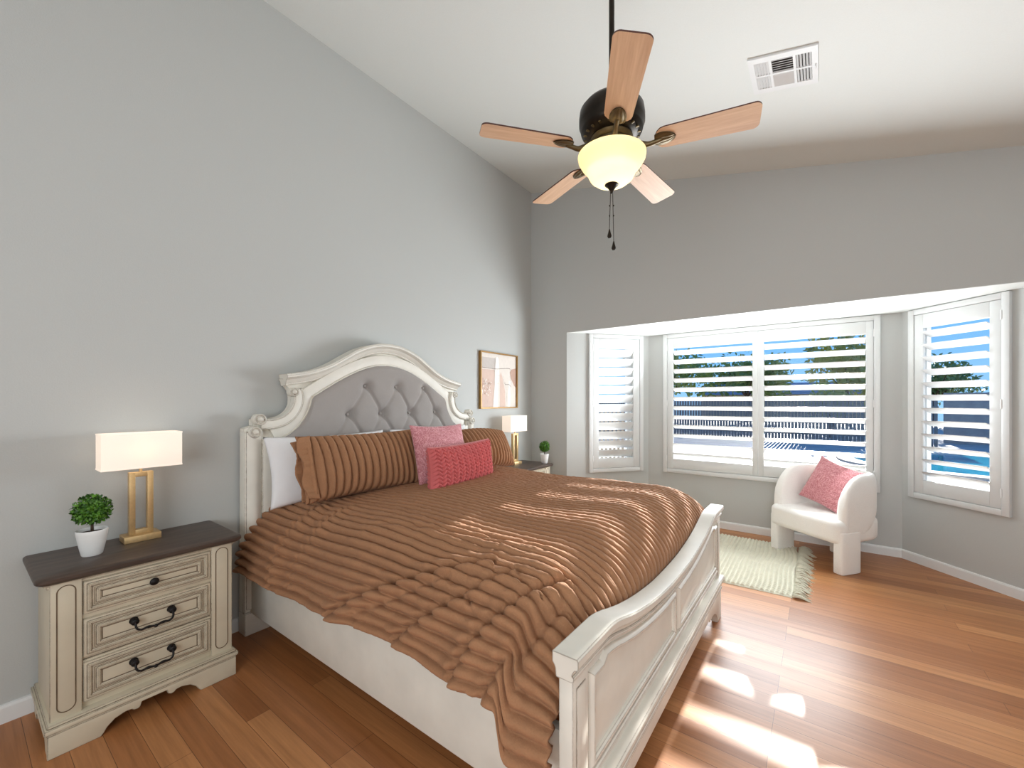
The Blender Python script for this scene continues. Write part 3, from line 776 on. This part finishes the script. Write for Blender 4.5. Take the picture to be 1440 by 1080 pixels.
# ------------------------------------------------------------------ table lamps
def make_lamp(label):
    t = empty('table_lamp', (0, 0, 0)); tag(t, label, 'lamp', 'gold table lamps on the nightstands')
    m = MB(); m.box((0, 0, .0165), (.105, .145, .033), .002); m.build('base', M['gold'], t)
    m = MB(); w, h, z0, b = .095, .325, .033, .024
    for sd in (-1, 1): m.box((0, sd*(w/2-b/2), z0+h/2), (.036, b, h), .0015)
    m.box((0, 0, z0+b/2), (.036, w-2*b+.001, b), .0015); m.box((0, 0, z0+h-b/2), (.036, w-2*b+.001, b), .0015)
    m.build('open_frame', M['gold'], t)
    m = MB(); m.lathe([(.007, .358), (.007, .385), (.013, .387), (.013, .43), (0, .43)], 16); m.build('neck', M['gold'], t)
    m = MB(); W_, D_, z0, z1, th = .312, .125, .382, .566, .0025
    for sd in (-1, 1):
        m.box((sd*D_/2, 0, (z0+z1)/2), (th, W_, z1-z0)); m.box((0, sd*W_/2, (z0+z1)/2), (D_, th, z1-z0))
    for z in (z0+.004, z1-.004):
        for sd in (-1, 1): m.box((sd*D_/2, 0, z), (.005, W_+.004, .008), .001); m.box((0, sd*W_/2, z), (D_+.004, .005, .008), .001)
    m.build('lamp_shade', M['lampshade'], t, smooth=False)
    m = MB(); m.lathe([(0, .43), (.012, .432), (.016, .445), (.028, .475), (.026, .495), (.012, .508), (0, .510)], 18); m.build('bulb', M['bulb'], t, 180)
    return t
t_ = NT('lit_bulb'); t_.set(Emission_Color=srgb(255, 214, 160), Emission_Strength=3.0); M['bulb'] = t_.m
NZ = .752
l1 = make_lamp('gold table lamp with white box shade on the left nightstand'); l1.location = (.135, -3.806, NZ)
l2 = copy_tree(l1); l2.location = (.15, -.555, NZ); l2['label'] = 'gold table lamp with white box shade on the nightstand by the room corner'
for q in (l1, l2): light('lamp_bulb', 'POINT', (q.location.x, q.location.y, NZ+.475), 4, (1, .78, .55), shadow_soft_size=.03)

# ------------------------------------------------------------------ potted topiary
def make_plant(label, seed, R_=.066, oz=.212):
    random.seed(seed)
    t = empty('potted_topiary', (0, 0, 0)); tag(t, label, 'plant', 'potted topiary balls on the nightstands')
    m = MB(); m.lathe([(0, 0), (.034, 0), (.037, .004), (.046, .05), (.054, .10), (.056, .118), (.0545, .121), (.052, .118), (.050, .104), (0, .102)], 36); m.build('pot', M['pot'], t, 50)
    m = MB(); m.lathe([(.0495, .1), (.049, .106), (.02, .109), (0, .108)], 28); m.build('soil', M['soil'], t)
    m = MB(); m.tube([(0, 0, .10), (.002, 0, .135), (-.001, .001, .17), (0, 0, .2)], .0055, 8); m.build('stem', M['bark'], t, 180)
    m = MB()
    for k in range(1500):
        z = random.uniform(-1, 1); a = random.uniform(0, 2*pi); r = sqrt(1-z*z); rr = R_*random.uniform(.62, 1.0)*(1 if z > -.75 else .9)
        nrm = Vector((r*cos(a), r*sin(a), z)); p = Vector((0, 0, oz))+Vector((nrm.x, nrm.y, nrm.z*1.12))*rr
        tg = nrm.orthogonal().normalized(); tg = Matrix.Rotation(random.uniform(0, 2*pi), 3, nrm) @ tg; bt = nrm.cross(tg)
        up = (nrm*random.uniform(.3, 1.1)+tg).normalized(); L = random.uniform(.012, .019); w = L*.30
        m.add([p-up*.002, p+up*L*.45+bt*w+nrm*.001, p+up*L, p+up*L*.45-bt*w+nrm*.001], [(0, 1, 2, 3)])
    m.lathe([(R_*.72*sin(pi*k/10), oz-R_*.72*cos(pi*k/10)) for k in range(11)], 16)
    m.build('foliage', M['leaf'], t, smooth=False)
    return t
p1 = make_plant('round topiary in a white pot on the left nightstand beside the lamp', 3); p1.location = (.245, -4.0, NZ)
p2 = copy_tree(p1); p2.location = (.40, -.300, NZ); p2.rotation_euler.z = 1.3; p2.scale = (.92, .92, .92); p2['label'] = 'round topiary in a white pot on the nightstand by the corner'

# ------------------------------------------------------------------ framed picture
pic = empty('framed_picture', (0, -.677, 1.725)); tag(pic, 'gold framed abstract print in blush tones on the headboard wall', 'picture')
W_, H_ = .676, .642
m = MB(); fp = [(0, 0), (0, .034), (-.014, .034), (-.014, .012), (-.02, .012), (-.02, 0)]
rect = [(-W_/2, -H_/2), (-W_/2, H_/2), (W_/2, H_/2), (W_/2, -H_/2)]
m.sweep(fp, rect, closed=True); m.build('frame', M['frame_gold'], pic, 30)
cols = [srgb(226, 218, 210), srgb(212, 188, 176), srgb(238, 234, 230), srgb(190, 158, 142), srgb(198, 190, 184), srgb(246, 244, 240), srgb(120, 100, 88)]
m = MB(); iw, ih = W_/2-.013, H_/2-.013; lay = [0]
def flat(poly, ci):
    lay[0] += 1; m.cur = ci; x = .012+.0004*lay[0]; m.add([(x, a*iw*2, b*ih*2) for a, b in poly], [list(range(len(poly)))])
flat([(-.5, -.5), (.5, -.5), (.5, .5), (-.5, .5)], 0)
flat([(-.5, .22), (-.1, .22), (-.1, .42), (-.5, .42)], 4)
flat([(-.5, -.5), (-.12, -.5), (-.08, -.1), (-.13, .2), (-.5, .2)], 1)
flat([(.02, -.5), (.18, -.5), (.17, -.2), (.10, .05), (.05, .17), (.02, .1)], 1)
flat([(.24, -.5), (.32, -.5), (.33, 0), (.28, .02), (.25, -.2)], 2)
flat([(.5, -.12), (.44, -.08), (.34, .06), (.31, .18), (.36, .24), (.5, .27)], 3)
flat([(-.17, -.5), (-.04, -.5), (-.03, -.1), (0, .2), (-.02, .42), (-.06, .45), (-.10, .42), (-.12, .2), (-.13, -.1)], 5)
for pts in ([(-.5, .23), (-.1, .22), (.1, .24), (.3, .25), (.33, .2)], [(.1, .1), (.16, -.05), (.28, -.06), (.34, -.1)], [(.20, -.5), (.21, -.2), (.17, 0)], [(-.33, -.5), (-.32, -.36)]):
    pt = catmull([(a, b, 0) for a, b in pts], 8)
    flat([(p.x, p.y+.004) for p in pt]+[(p.x, p.y-.004) for p in pt[::-1]], 6)
random.seed(8)
for k in range(46):
    a, b = random.uniform(-.47, -.24), random.uniform(-.28, .02); r = random.uniform(.008, .016); an = random.uniform(-.5, .9)
    flat([(a+r*.5*cos(q)*cos(an)-1.6*r*sin(q)*sin(an), b+r*.5*cos(q)*sin(an)+1.6*r*sin(q)*cos(an)) for q in [2*pi*i/8 for i in range(8)]], 5 if k % 3 else 3)
for k in range(40):
    b = random.uniform(-.48, .4); a = -.09+.03*b+random.uniform(-.04, .04); r = random.uniform(.008, .014)
    flat([(a+r*cos(q), b+r*.7*sin(q)) for q in [2*pi*i/7 for i in range(7)]], 0)
pm_ = [plain('print_ink', c, .7, var=.03) for c in cols]
m.build('print', pm_, pic, smooth=False)

# ------------------------------------------------------------------ accent chair (local: x to its left as seen from the front, y towards the back)
ch = empty('accent_chair', (3.135, .450, 0), atan2(-.614, .789)); tag(ch, 'curved white boucle armchair in the bay by the window', 'chair')
def rounded_slab(outline, z0, z1, r, seg=5):
    """outline of (x, y) counter-clockwise -> closed slab with rounded top and bottom rims"""
    n = len(outline); cx_ = sum(p[0] for p in outline)/n; cy_ = sum(p[1] for p in outline)/n
    rings = []
    N_ = []
    for i in range(n):
        a, b = outline[i-1], outline[(i+1) % n]; L = ln(a, b); N_.append(((b[1]-a[1])/L, -(b[0]-a[0])/L))
    def rg(ins, z): return [(p[0]-q[0]*ins, p[1]-q[1]*ins, z) for p, q in zip(outline, N_)]
    for k in range(seg+1): a = pi/2*k/seg; rings.append(rg(r*(1-sin(a)), z0+r*(1-cos(a))))
    for k in range(seg+1): a = pi/2*k/seg; rings.append(rg(r*(1-cos(a)), z1-r*(1-sin(a))))
    vs = [p for g in rings for p in g]; m = MB()
    fs = [(k*n+j, k*n+(j+1) % n, (k+1)*n+(j+1) % n, (k+1)*n+j) for k in range(len(rings)-1) for j in range(n)]
    fs += [list(range(n))[::-1], [(len(rings)-1)*n+j for j in range(n)]]
    return m.add(vs, fs)
def superc(a, b, n, p=2.6, y0=0, half=None):
    out = []
    for k in range(n):
        t = 2*pi*k/n; c, s_ = cos(t), sin(t); out.append((a*abs(c)**(2/p)*(1 if c >= 0 else -1), y0+b*abs(s_)**(2/p)*(1 if s_ >= 0 else -1)))
    return out
# seat: D-shaped thick cushion, rounded at the back
so_ = []
for k in range(40): a = pi*k/39; so_.append((.355*abs(cos(a))**.7*(1 if cos(a) >= 0 else -1), .0+.30*abs(sin(a))**.8))
fo = [(-.362, -.25), (-.355, -.295), (-.33, -.325), (-.28, -.335), (0, -.342), (.28, -.335), (.33, -.325), (.355, -.295), (.362, -.25)]
m = rounded_slab(so_+fo, .25, .455, .05, 7); m.build('seat', M['boucle'], ch, 60)
# wrap-around back and arms: one curved shell whose lower edge sweeps up to the rear
def plan(a):
    """outer-line angle a from the right arm front (0) over the back to the left arm front (1): point and outward normal"""
    rx, ry, yf = .318, .245, -.27
    Ls, Lc = -yf, 1.0; tot = 2*Ls+Lc*.95
    d = a*tot
    if d < Ls: return (rx, yf+d), (1, 0)
    if d > tot-Ls: return (-rx, yf+(tot-d)), (-1, 0)
    t = pi*(d-Ls)/(tot-2*Ls); c_, s_ = cos(t), sin(t); p = .82
    x = rx*abs(c_)**p*(1 if c_ >= 0 else -1); y = ry*abs(s_)**p
    nx, ny = x/rx**2, y/ry**2; L = sqrt(nx*nx+ny*ny); return (x, y), (nx/L, ny/L)
def shell(u, v):
    (x, y), (nx, ny) = plan(u)
    f = min(u, 1-u)
    zb = .28+.15*sm(.14, .27, f); zt = .455+(.84-.455)*sqrt(max(0, 1-(1-min(1, f/.20+.04))**2.2))
    if f < .012: zt -= .02
    th = .046; b = 2*pi*v; cb, sb = cos(b), sin(b)
    o_ = th*abs(cb)**.6*(1 if cb >= 0 else -1); z = (zt+zb)/2+(zt-zb)/2*abs(sb)**.5*(1 if sb >= 0 else -1)
    k = (f/.02) if f < .02 else 1; ins = (1-sqrt(max(0, 1-(1-k)**2)))
    o_ *= 1-.55*ins
    return (x+nx*o_, y+ny*o_, z)
m = MB(); m.grid(shell, 130, 40, cv=True)
m.f.append(tuple(range(40))); m.mi.append(0); m.f.append(tuple(129*40+j for j in range(40))); m.mi.append(0)
m.build('backrest', M['boucle'], ch, 75)
for sd in (-1, 1):
    o_ = [(sd*.318+p[0], -.195+p[1]) for p in superc(.047, .115, 36, 5.5)]
    m = rounded_slab(o_, 0, .36, .010, 3); m.build('leg', M['boucle'], ch, 60)
m = rounded_slab([(p[0], .21+p[1]) for p in superc(.12, .045, 36, 5)], 0, .30, .010, 3); m.build('leg', M['boucle'], ch, 60)
cu = pillow('cushion', M['velvet'], .45, .45, .15, (3.165, .45, .688), 0, 0, 0, 60, 60, emb, pinch=.06)
cu.rotation_euler = (Matrix.Rotation(atan2(-.614, .789)-pi/2+radians(6), 3, 'Z') @ Matrix.Rotation(radians(-22), 3, 'Y') @ Matrix.Rotation(radians(-16), 3, 'X')).to_euler()
tag(cu, 'dusty pink velvet cushion tilted on the white armchair', 'cushion')

# ------------------------------------------------------------------ woven rug
def rug():
    x0, x1, y0, y1 = 1.42, 2.91, -.735, .575; nx, ny = 300, 150
    m = MB()
    def f(u, v):
        x, y = x0+(x1-x0)*u, y0+(y1-y0)*v
        e = .012*noise.noise((x*3, v*2, 1)); y2 = y+e+.01*sin(x*5)*(1-v)
        x2 = x+(.03*noise.noise((y*3, 2, 5))+.012*sin(y*9))*sm(.6, 1, u)
        cord = abs(sin(x*pi/.034)); row = sin(y*pi/.017+(pi/2 if int(x/.034) % 2 else 0))
        z = .008+.009*cord**.6+.006*row*cord+.006*noise.noise((x*6, y*6, 3))
        d = min(u*(x1-x0), (1-u)*(x1-x0), v*(y1-y0), (1-v)*(y1-y0)); z *= sm(-.004, .018, d); return (x2, y2, z+.001)
    m.grid(f, 440, 300); o = m.build('woven_rug', M['rug'], sharp=180)
    random.seed(5)
    for xe, sg in ((x1, 1), (x0, -1)):
        fr = MB()
        for k in range(44):
            y = y0+.01+(y1-y0-.02)*k/43; L = random.uniform(.09, .15)
            for j in range(3):
                a = random.uniform(-.5, .35); c = random.uniform(-.3, .3); P = []
                for i in range(6):
                    t = i/5; P.append((xe-.006*sg+sg*L*t*cos(a*t), y+L*t*sin(a)+c*.03*sin(t*3)+.006*j*t-.02*t, .010+.008*sin(pi*t*1.4)*(1+.5*j)*(1 if i else .5)-.004*t))
                fr.tube(P, [.0055*(1-.45*i/5) for i in range(6)], 5)
        fr.build('fringe', M['rug'], o, 180)
    return tag(o, 'cream woven rug with a fringed end on the floor by the bay', 'rug')
rug()

# ------------------------------------------------------------------ ceiling vent
slope = math.atan(.213)
vt = empty('ceiling_vent', (2.888, -1.333, cz(2.888))); vt.rotation_euler = (0, slope, 0)
tag(vt, 'white louvred air vent on the sloped ceiling', 'vent')
VW, VH = .372, .345
m = MB(); cw = [(-.155, -.072), (-.058, .058), (.072, .155)]
xs_ = [-VW/2, -.155, -.072, -.058, .058, .072, .155, VW/2]; ys_ = [-VH/2, -.128, -.007, .007, .128, VH/2]
for i in range(7):
    for j in range(5):
        if i in (1, 3, 5) and j in (1, 3): continue
        m.box(((xs_[i]+xs_[i+1])/2, (ys_[j]+ys_[j+1])/2, -.006), (xs_[i+1]-xs_[i]+.0006, ys_[j+1]-ys_[j]+.0006, .012))
m.build('frame', M['trim'], vt, smooth=False)
m = MB(); m.box((0, 0, -.0015), (.32, .27, .002)); m.build('duct_back', plain('dark_duct', srgb(70, 66, 62), .8), vt, smooth=False)
sl = None
for i, (a, b) in enumerate(cw):
    for (c, e_) in ((-.128, -.007), (.007, .128)):
        if i == 1:
            for k in range(6):
                q = MB(); q.box((0, 0, 0), (b-a, .016, .0025), 0, Matrix.Rotation(radians(-32 if c > 0 else 32), 3, 'X')); o = q.build('slat', M['trim'], vt, smooth=False); o.location = ((a+b)/2, c+(e_-c)*(k+.5)/6, -.0085)
        else:
            for k in range(5):
                q = MB(); q.box((0, 0, 0), (.0155, e_-c, .0025), 0, Matrix.Rotation(radians(-40 if i == 0 else 40), 3, 'Y')); o = q.build('slat', M['trim'], vt, smooth=False); o.location = (a+(b-a)*(k+.5)/5, (c+e_)/2, -.0085)
m = MB(); m.box((.175, .0, -.018), (.006, .03, .014), .002); m.build('lever', M['trim'], vt)

# ------------------------------------------------------------------ ceiling fan
FXY = (2.237, -2.502); BZ = 2.728
fan = empty('ceiling_fan', (FXY[0], FXY[1], cz(FXY[0]))); ZB = BZ-cz(FXY[0])
tag(fan, 'ceiling fan with five maple blades, bronze motor and frosted glass bowl light', 'ceiling fan')
zc_ = cz(FXY[0]); L_ = lambda z: z-zc_
m = MB(); m.lathe([(.0, .012), (.072, .012), (.072, -.03), (.066, -.075), (.05, -.13), (.03, -.17), (.018, -.19), (0, -.19)], 32); m.build('canopy', M['bronze'], fan)
m = MB(); m.lathe([(.0135, -.17), (.0135, L_(2.98))], 16); m.build('downrod', M['bronze'], fan)
m = MB(); m.lathe([(0, L_(3.02)), (.024, L_(3.02)), (.03, L_(2.99)), (.034, L_(2.965)), (.09, L_(2.955)), (.135, L_(2.938)), (.156, L_(2.912)), (.160, L_(2.88)), (.160, L_(2.848)), (.152, L_(2.832)), (.152, L_(2.822)), (.148, L_(2.81)), (.125, L_(2.79)), (.10, L_(2.78)), (0, L_(2.78))], 44); m.build('motor_housing', M['bronze'], fan)
m = MB(); m.lathe([(.098, L_(2.785)), (.104, L_(2.775)), (.098, L_(2.765)), (.09, L_(2.758))], 36)
for k in range(20):
    a = 2*pi*k/20; m.box((.124*cos(a), .124*sin(a), L_(2.792)), (.030, .012, .006), .002, Matrix.Rotation(a, 3, 'Z'))
m.build('vent_ring', M['antique'], fan)
m = MB(); m.lathe([(.085, L_(2.762)), (.085, L_(2.745)), (.07, L_(2.735)), (.06, L_(2.715)), (.062, L_(2.70)), (.10, L_(2.692)), (.11, L_(2.684)), (0, L_(2.684))], 36); m.build('switch_housing', M['antique'], fan)
def blade_mesh():
    m = MB(); out = []
    R0, R1, w0, w1, rc = .205, .648, .062, .071, .028
    for k in range(9): a = pi/2+pi*k/8; out.append((R0+.045+.045*cos(a)*1.0, w0*sin(a) if True else 0))
    def corner(cx_, cy_, a0): return [(cx_+rc*cos(a0+pi/2*k/6), cy_+rc*sin(a0+pi/2*k/6)) for k in range(7)]
    out = out+corner(R1-rc, -w1+rc, -pi/2)+corner(R1-rc, w1-rc, 0)
    n = len(out); t = .0032
    vs = [(x, y, -t) for x, y in out]+[(x, y, t) for x, y in out]
    m.add(vs, [list(range(n))[::-1], list(range(n, 2*n))]); m.cur = 1
    m.add(vs, [(j, (j+1) % n, n+(j+1) % n, n+j) for j in range(n)])
    return m
def iron_mesh():
    m = MB(); P = catmull([(.075, 0, .040), (.10, 0, .022), (.135, 0, -.006), (.17, 0, -.020), (.205, 0, -.016), (.235, 0, -.010)], 5); n = len(P)
    m.tube(P, [.011+.004*exp(-((k-12)/4)**2) for k in range(n)], 10)
    # leaf-shaped plate under the blade root, ribbed
    def leafp(u, v):
        x = .205+.095*u; w = .038*sqrt(max(0, sin(pi*(.12+.88*u)**.75)))*(1 if u < 1 else 0); y = (2*v-1)*w
        return (x, y, -.0055-.010*(1-(2*v-1)**2)*sin(pi*min(1, u+.12))**.6-.0025*abs(cos(v*pi*4))*(1-u*.3))
    m.grid(leafp, 16, 25)
    m.grid(lambda u, v: (leafp(u, v)[0], leafp(u, v)[1], -.0042), 16, 25)
    return m
b0 = i0 = None
pitch = Matrix.Rotation(radians(-11), 4, 'X')
for k in range(5):
    a = radians(12.6+72*k)
    if b0 is None:
        b0 = b = blade_mesh().build('blade', [M['blade_wood'], M['blade_edge']], fan, 30); i0 = i = iron_mesh().build('blade_iron', M['antique'], fan, 50)
    else:
        b = b0.copy(); i = i0.copy(); COL.objects.link(b); COL.objects.link(i)
    for o in (b, i): o.matrix_local = Matrix.Translation((0, 0, ZB)) @ Matrix.Rotation(a, 4, 'Z') @ pitch
m = MB(); bowl = [(.118, 2.690), (.150, 2.700), (.166, 2.694), (.163, 2.676), (.148, 2.650), (.128, 2.628), (.118, 2.615), (.114, 2.603), (.105, 2.585), (.082, 2.566), (.05, 2.554), (.022, 2.550)]
m.lathe([(r, L_(z)) for r, z in bowl], 56); bo = m.build('glass_bowl', M['bowl'], fan, 180)
m = MB(); m.lathe([(.034, L_(2.556)), (.033, L_(2.550)), (.024, L_(2.545)), (.016, L_(2.532)), (.008, L_(2.522)), (.008, L_(2.512)), (0, L_(2.508))], 24); m.build('finial', M['bronze'], fan)
for dx, dy, zl in ((-.010, -.004, 2.315), (.008, .006, 2.255)):
    m = MB(); z = 2.515; 
    m.tube([(dx*.5, dy*.5, L_(2.52)), (dx, dy, L_(zl+.02))], .0016, 6)
    for zz in (2.45, 2.40): m.lathe([(0, L_(zz)+.005), (.0035, L_(zz)), (0, L_(zz)-.005)], 8, (dx, dy, 0))
    pc = m.build('pull_chain', M['bronze'], fan)
    m = MB(); m.lathe([(0, L_(zl)+.022), (.003, L_(zl)+.018), (.006, L_(zl)+.004), (.010, L_(zl)-.010), (.011, L_(zl)-.016), (.007, L_(zl)-.024), (0, L_(zl)-.026)], 14, (dx, dy, 0)); m.build('pull_fob', M['bronze'], pc)
light('fan_bulb', 'POINT', (FXY[0]-.0, FXY[1], 2.64), 1.5, (1, .84, .60), shadow_soft_size=.035)


# ------------------------------------------------------------------ outdoors beyond the bay
GZ = -.12
m = MB(); m.box((4, 20.9, GZ-.05), (60, 39.8, .1)); tag(m.build('patio', M['patio'], smooth=False), 'pale concrete patio outside the windows', 'patio', kind='structure')
pool = empty('swimming_pool', (9.0, 10.5, GZ)); tag(pool, 'blue swimming pool on the patio beyond the windows', 'pool')
pool_pts = superc(5.2, 2.6, 48, 2.6)
m = MB(); m.add([(x, y, .02) for x, y in pool_pts], [list(range(48))]); m.build('water', M['water'], pool, smooth=False)
m = MB(); vs = []
for sc_, z in ((1.0, 0), (1.0, .05), (1.07, .05), (1.07, 0)): vs += [(x*sc_, y*(1+(sc_-1)*2), z) for x, y in pool_pts]
m.add(vs, [(k*48+j, k*48+(j+1) % 48, (k+1)*48+(j+1) % 48, (k+1)*48+j) for k in range(3) for j in range(48)]); m.build('coping', M['coping'], pool)
# grey picket fence (left half) and block wall (right half) at the back of the yard
fe = empty('picket_fence', (-1.0, 16, GZ)); tag(fe, 'grey upright picket fence across the yard left of the pool', 'fence')
m = MB()
for k in range(118): m.box((-6.6+.12*k, 0, .82), (.098, .025, 1.64))
for z in (.3, 1.4): m.box((.42, .03, z), (14.2, .04, .08))
m.build('pickets', M['picket'], fe, smooth=False)
bw = MB(); bw.box((18.5, 18.0, .85), (23, .2, 1.95)); tag(bw.build('block_wall', M['block'], smooth=False), 'grey blue block wall behind the pool', 'wall')
sf = empty('iron_fence', (-2.2, 3.6, GZ), radians(40)); tag(sf, 'tan side fence of narrow upright bars outside the left shutter', 'fence')
m = MB()
for k in range(60): m.box((-3+.1*k, 0, .75), (.05, .03, 1.5))
for z in (.1, 1.5): m.box((0, 0, z), (6, .05, .06))
m.build('bars', M['stucco'], sf, smooth=False)
sw = MB(); sw.box((-8.2, 7, 1.5), (.2, 12, 3.2)); tag(sw.build('stucco_wall', M['stucco'], smooth=False), 'tan stucco side wall seen through the left shutter', 'wall')
hs = empty('neighbour_house', (1.0, 44, GZ)); tag(hs, 'low neighbouring house with a blue grey roof behind the fence', 'house')
m = MB(); m.box((0, 0, 1.2), (16, 6, 2.4)); m.build('house_wall', M['stucco'], hs, smooth=False)
m = MB(); m.prism([(-3.6, 2.3), (3.6, 2.3), (0, 3.5)], -8.4, 8.4); m.build('roof', M['roof'], hs, smooth=False)
def tree(loc, h, r, mat, seed, label, cat='tree', n=2600):
    random.seed(seed); t = empty('garden_tree', loc); tag(t, label, cat, 'trees beyond the yard')
    m = MB(); m.tube([(0, 0, 0), (.1, 0, h*.3), (0, .1, h*.62)], [.12, .10, .06], 8)
    for k in range(6):
        a = 2*pi*k/6+seed; m.tube([(0, 0, h*.35), (r*.3*cos(a), r*.3*sin(a), h*.55), (r*.7*cos(a), r*.7*sin(a), h*.78)], [.06, .04, .015], 6)
    m.build('trunk', M['bark'], t, 180)
    m = MB(); blobs = [(Vector((random.uniform(-.6, .6)*r, random.uniform(-.6, .6)*r, h*random.uniform(.45, .85))), r*random.uniform(.35, .55)) for _ in range(11)]
    for _ in range(n):
        c, br = random.choice(blobs); d = Vector((random.gauss(0, 1), random.gauss(0, 1), random.gauss(0, .8))).normalized(); p = c+d*br*random.uniform(.55, 1.05)
        q = Vector((random.gauss(0, 1), random.gauss(0, 1), random.gauss(0, 1))).normalized(); w = q.orthogonal().normalized(); L = random.uniform(.16, .34)*(r/1.6)**.6
        m.add([p, p+q*L*.5+w*L*.28, p+q*L, p+q*L*.5-w*L*.28], [(0, 1, 2, 3)])
    m.build('foliage', mat, t, smooth=False)
tree((-7.5, 32, GZ), 6.4, 3.6, M['tree_leaf'], 1, 'broad dark tree over the fence left of the yard')
tree((-1.8, 33, GZ), 5.6, 3.2, M['tree_leaf'], 2, 'rounded green tree above the picket fence seen in the left panel')
tree((4.6, 34, GZ), 6.6, 3.4, M['olive_leaf'], 3, 'olive green tree in the middle beyond the fence')
tree((9.6, 36, GZ), 4.6, 2.6, M['tree_leaf'], 6, 'low dark tree beyond the fence right of the olive tree')
tree((24, 34, GZ), 6.2, 3.0, M['tree_leaf'], 4, 'dark tree beyond the block wall seen through the right shutter')
tree((3.4, 18.4, GZ), 2.4, .9, M['olive_leaf'], 5, 'small yellow green shrub behind the picket fence', 'shrub', 900)
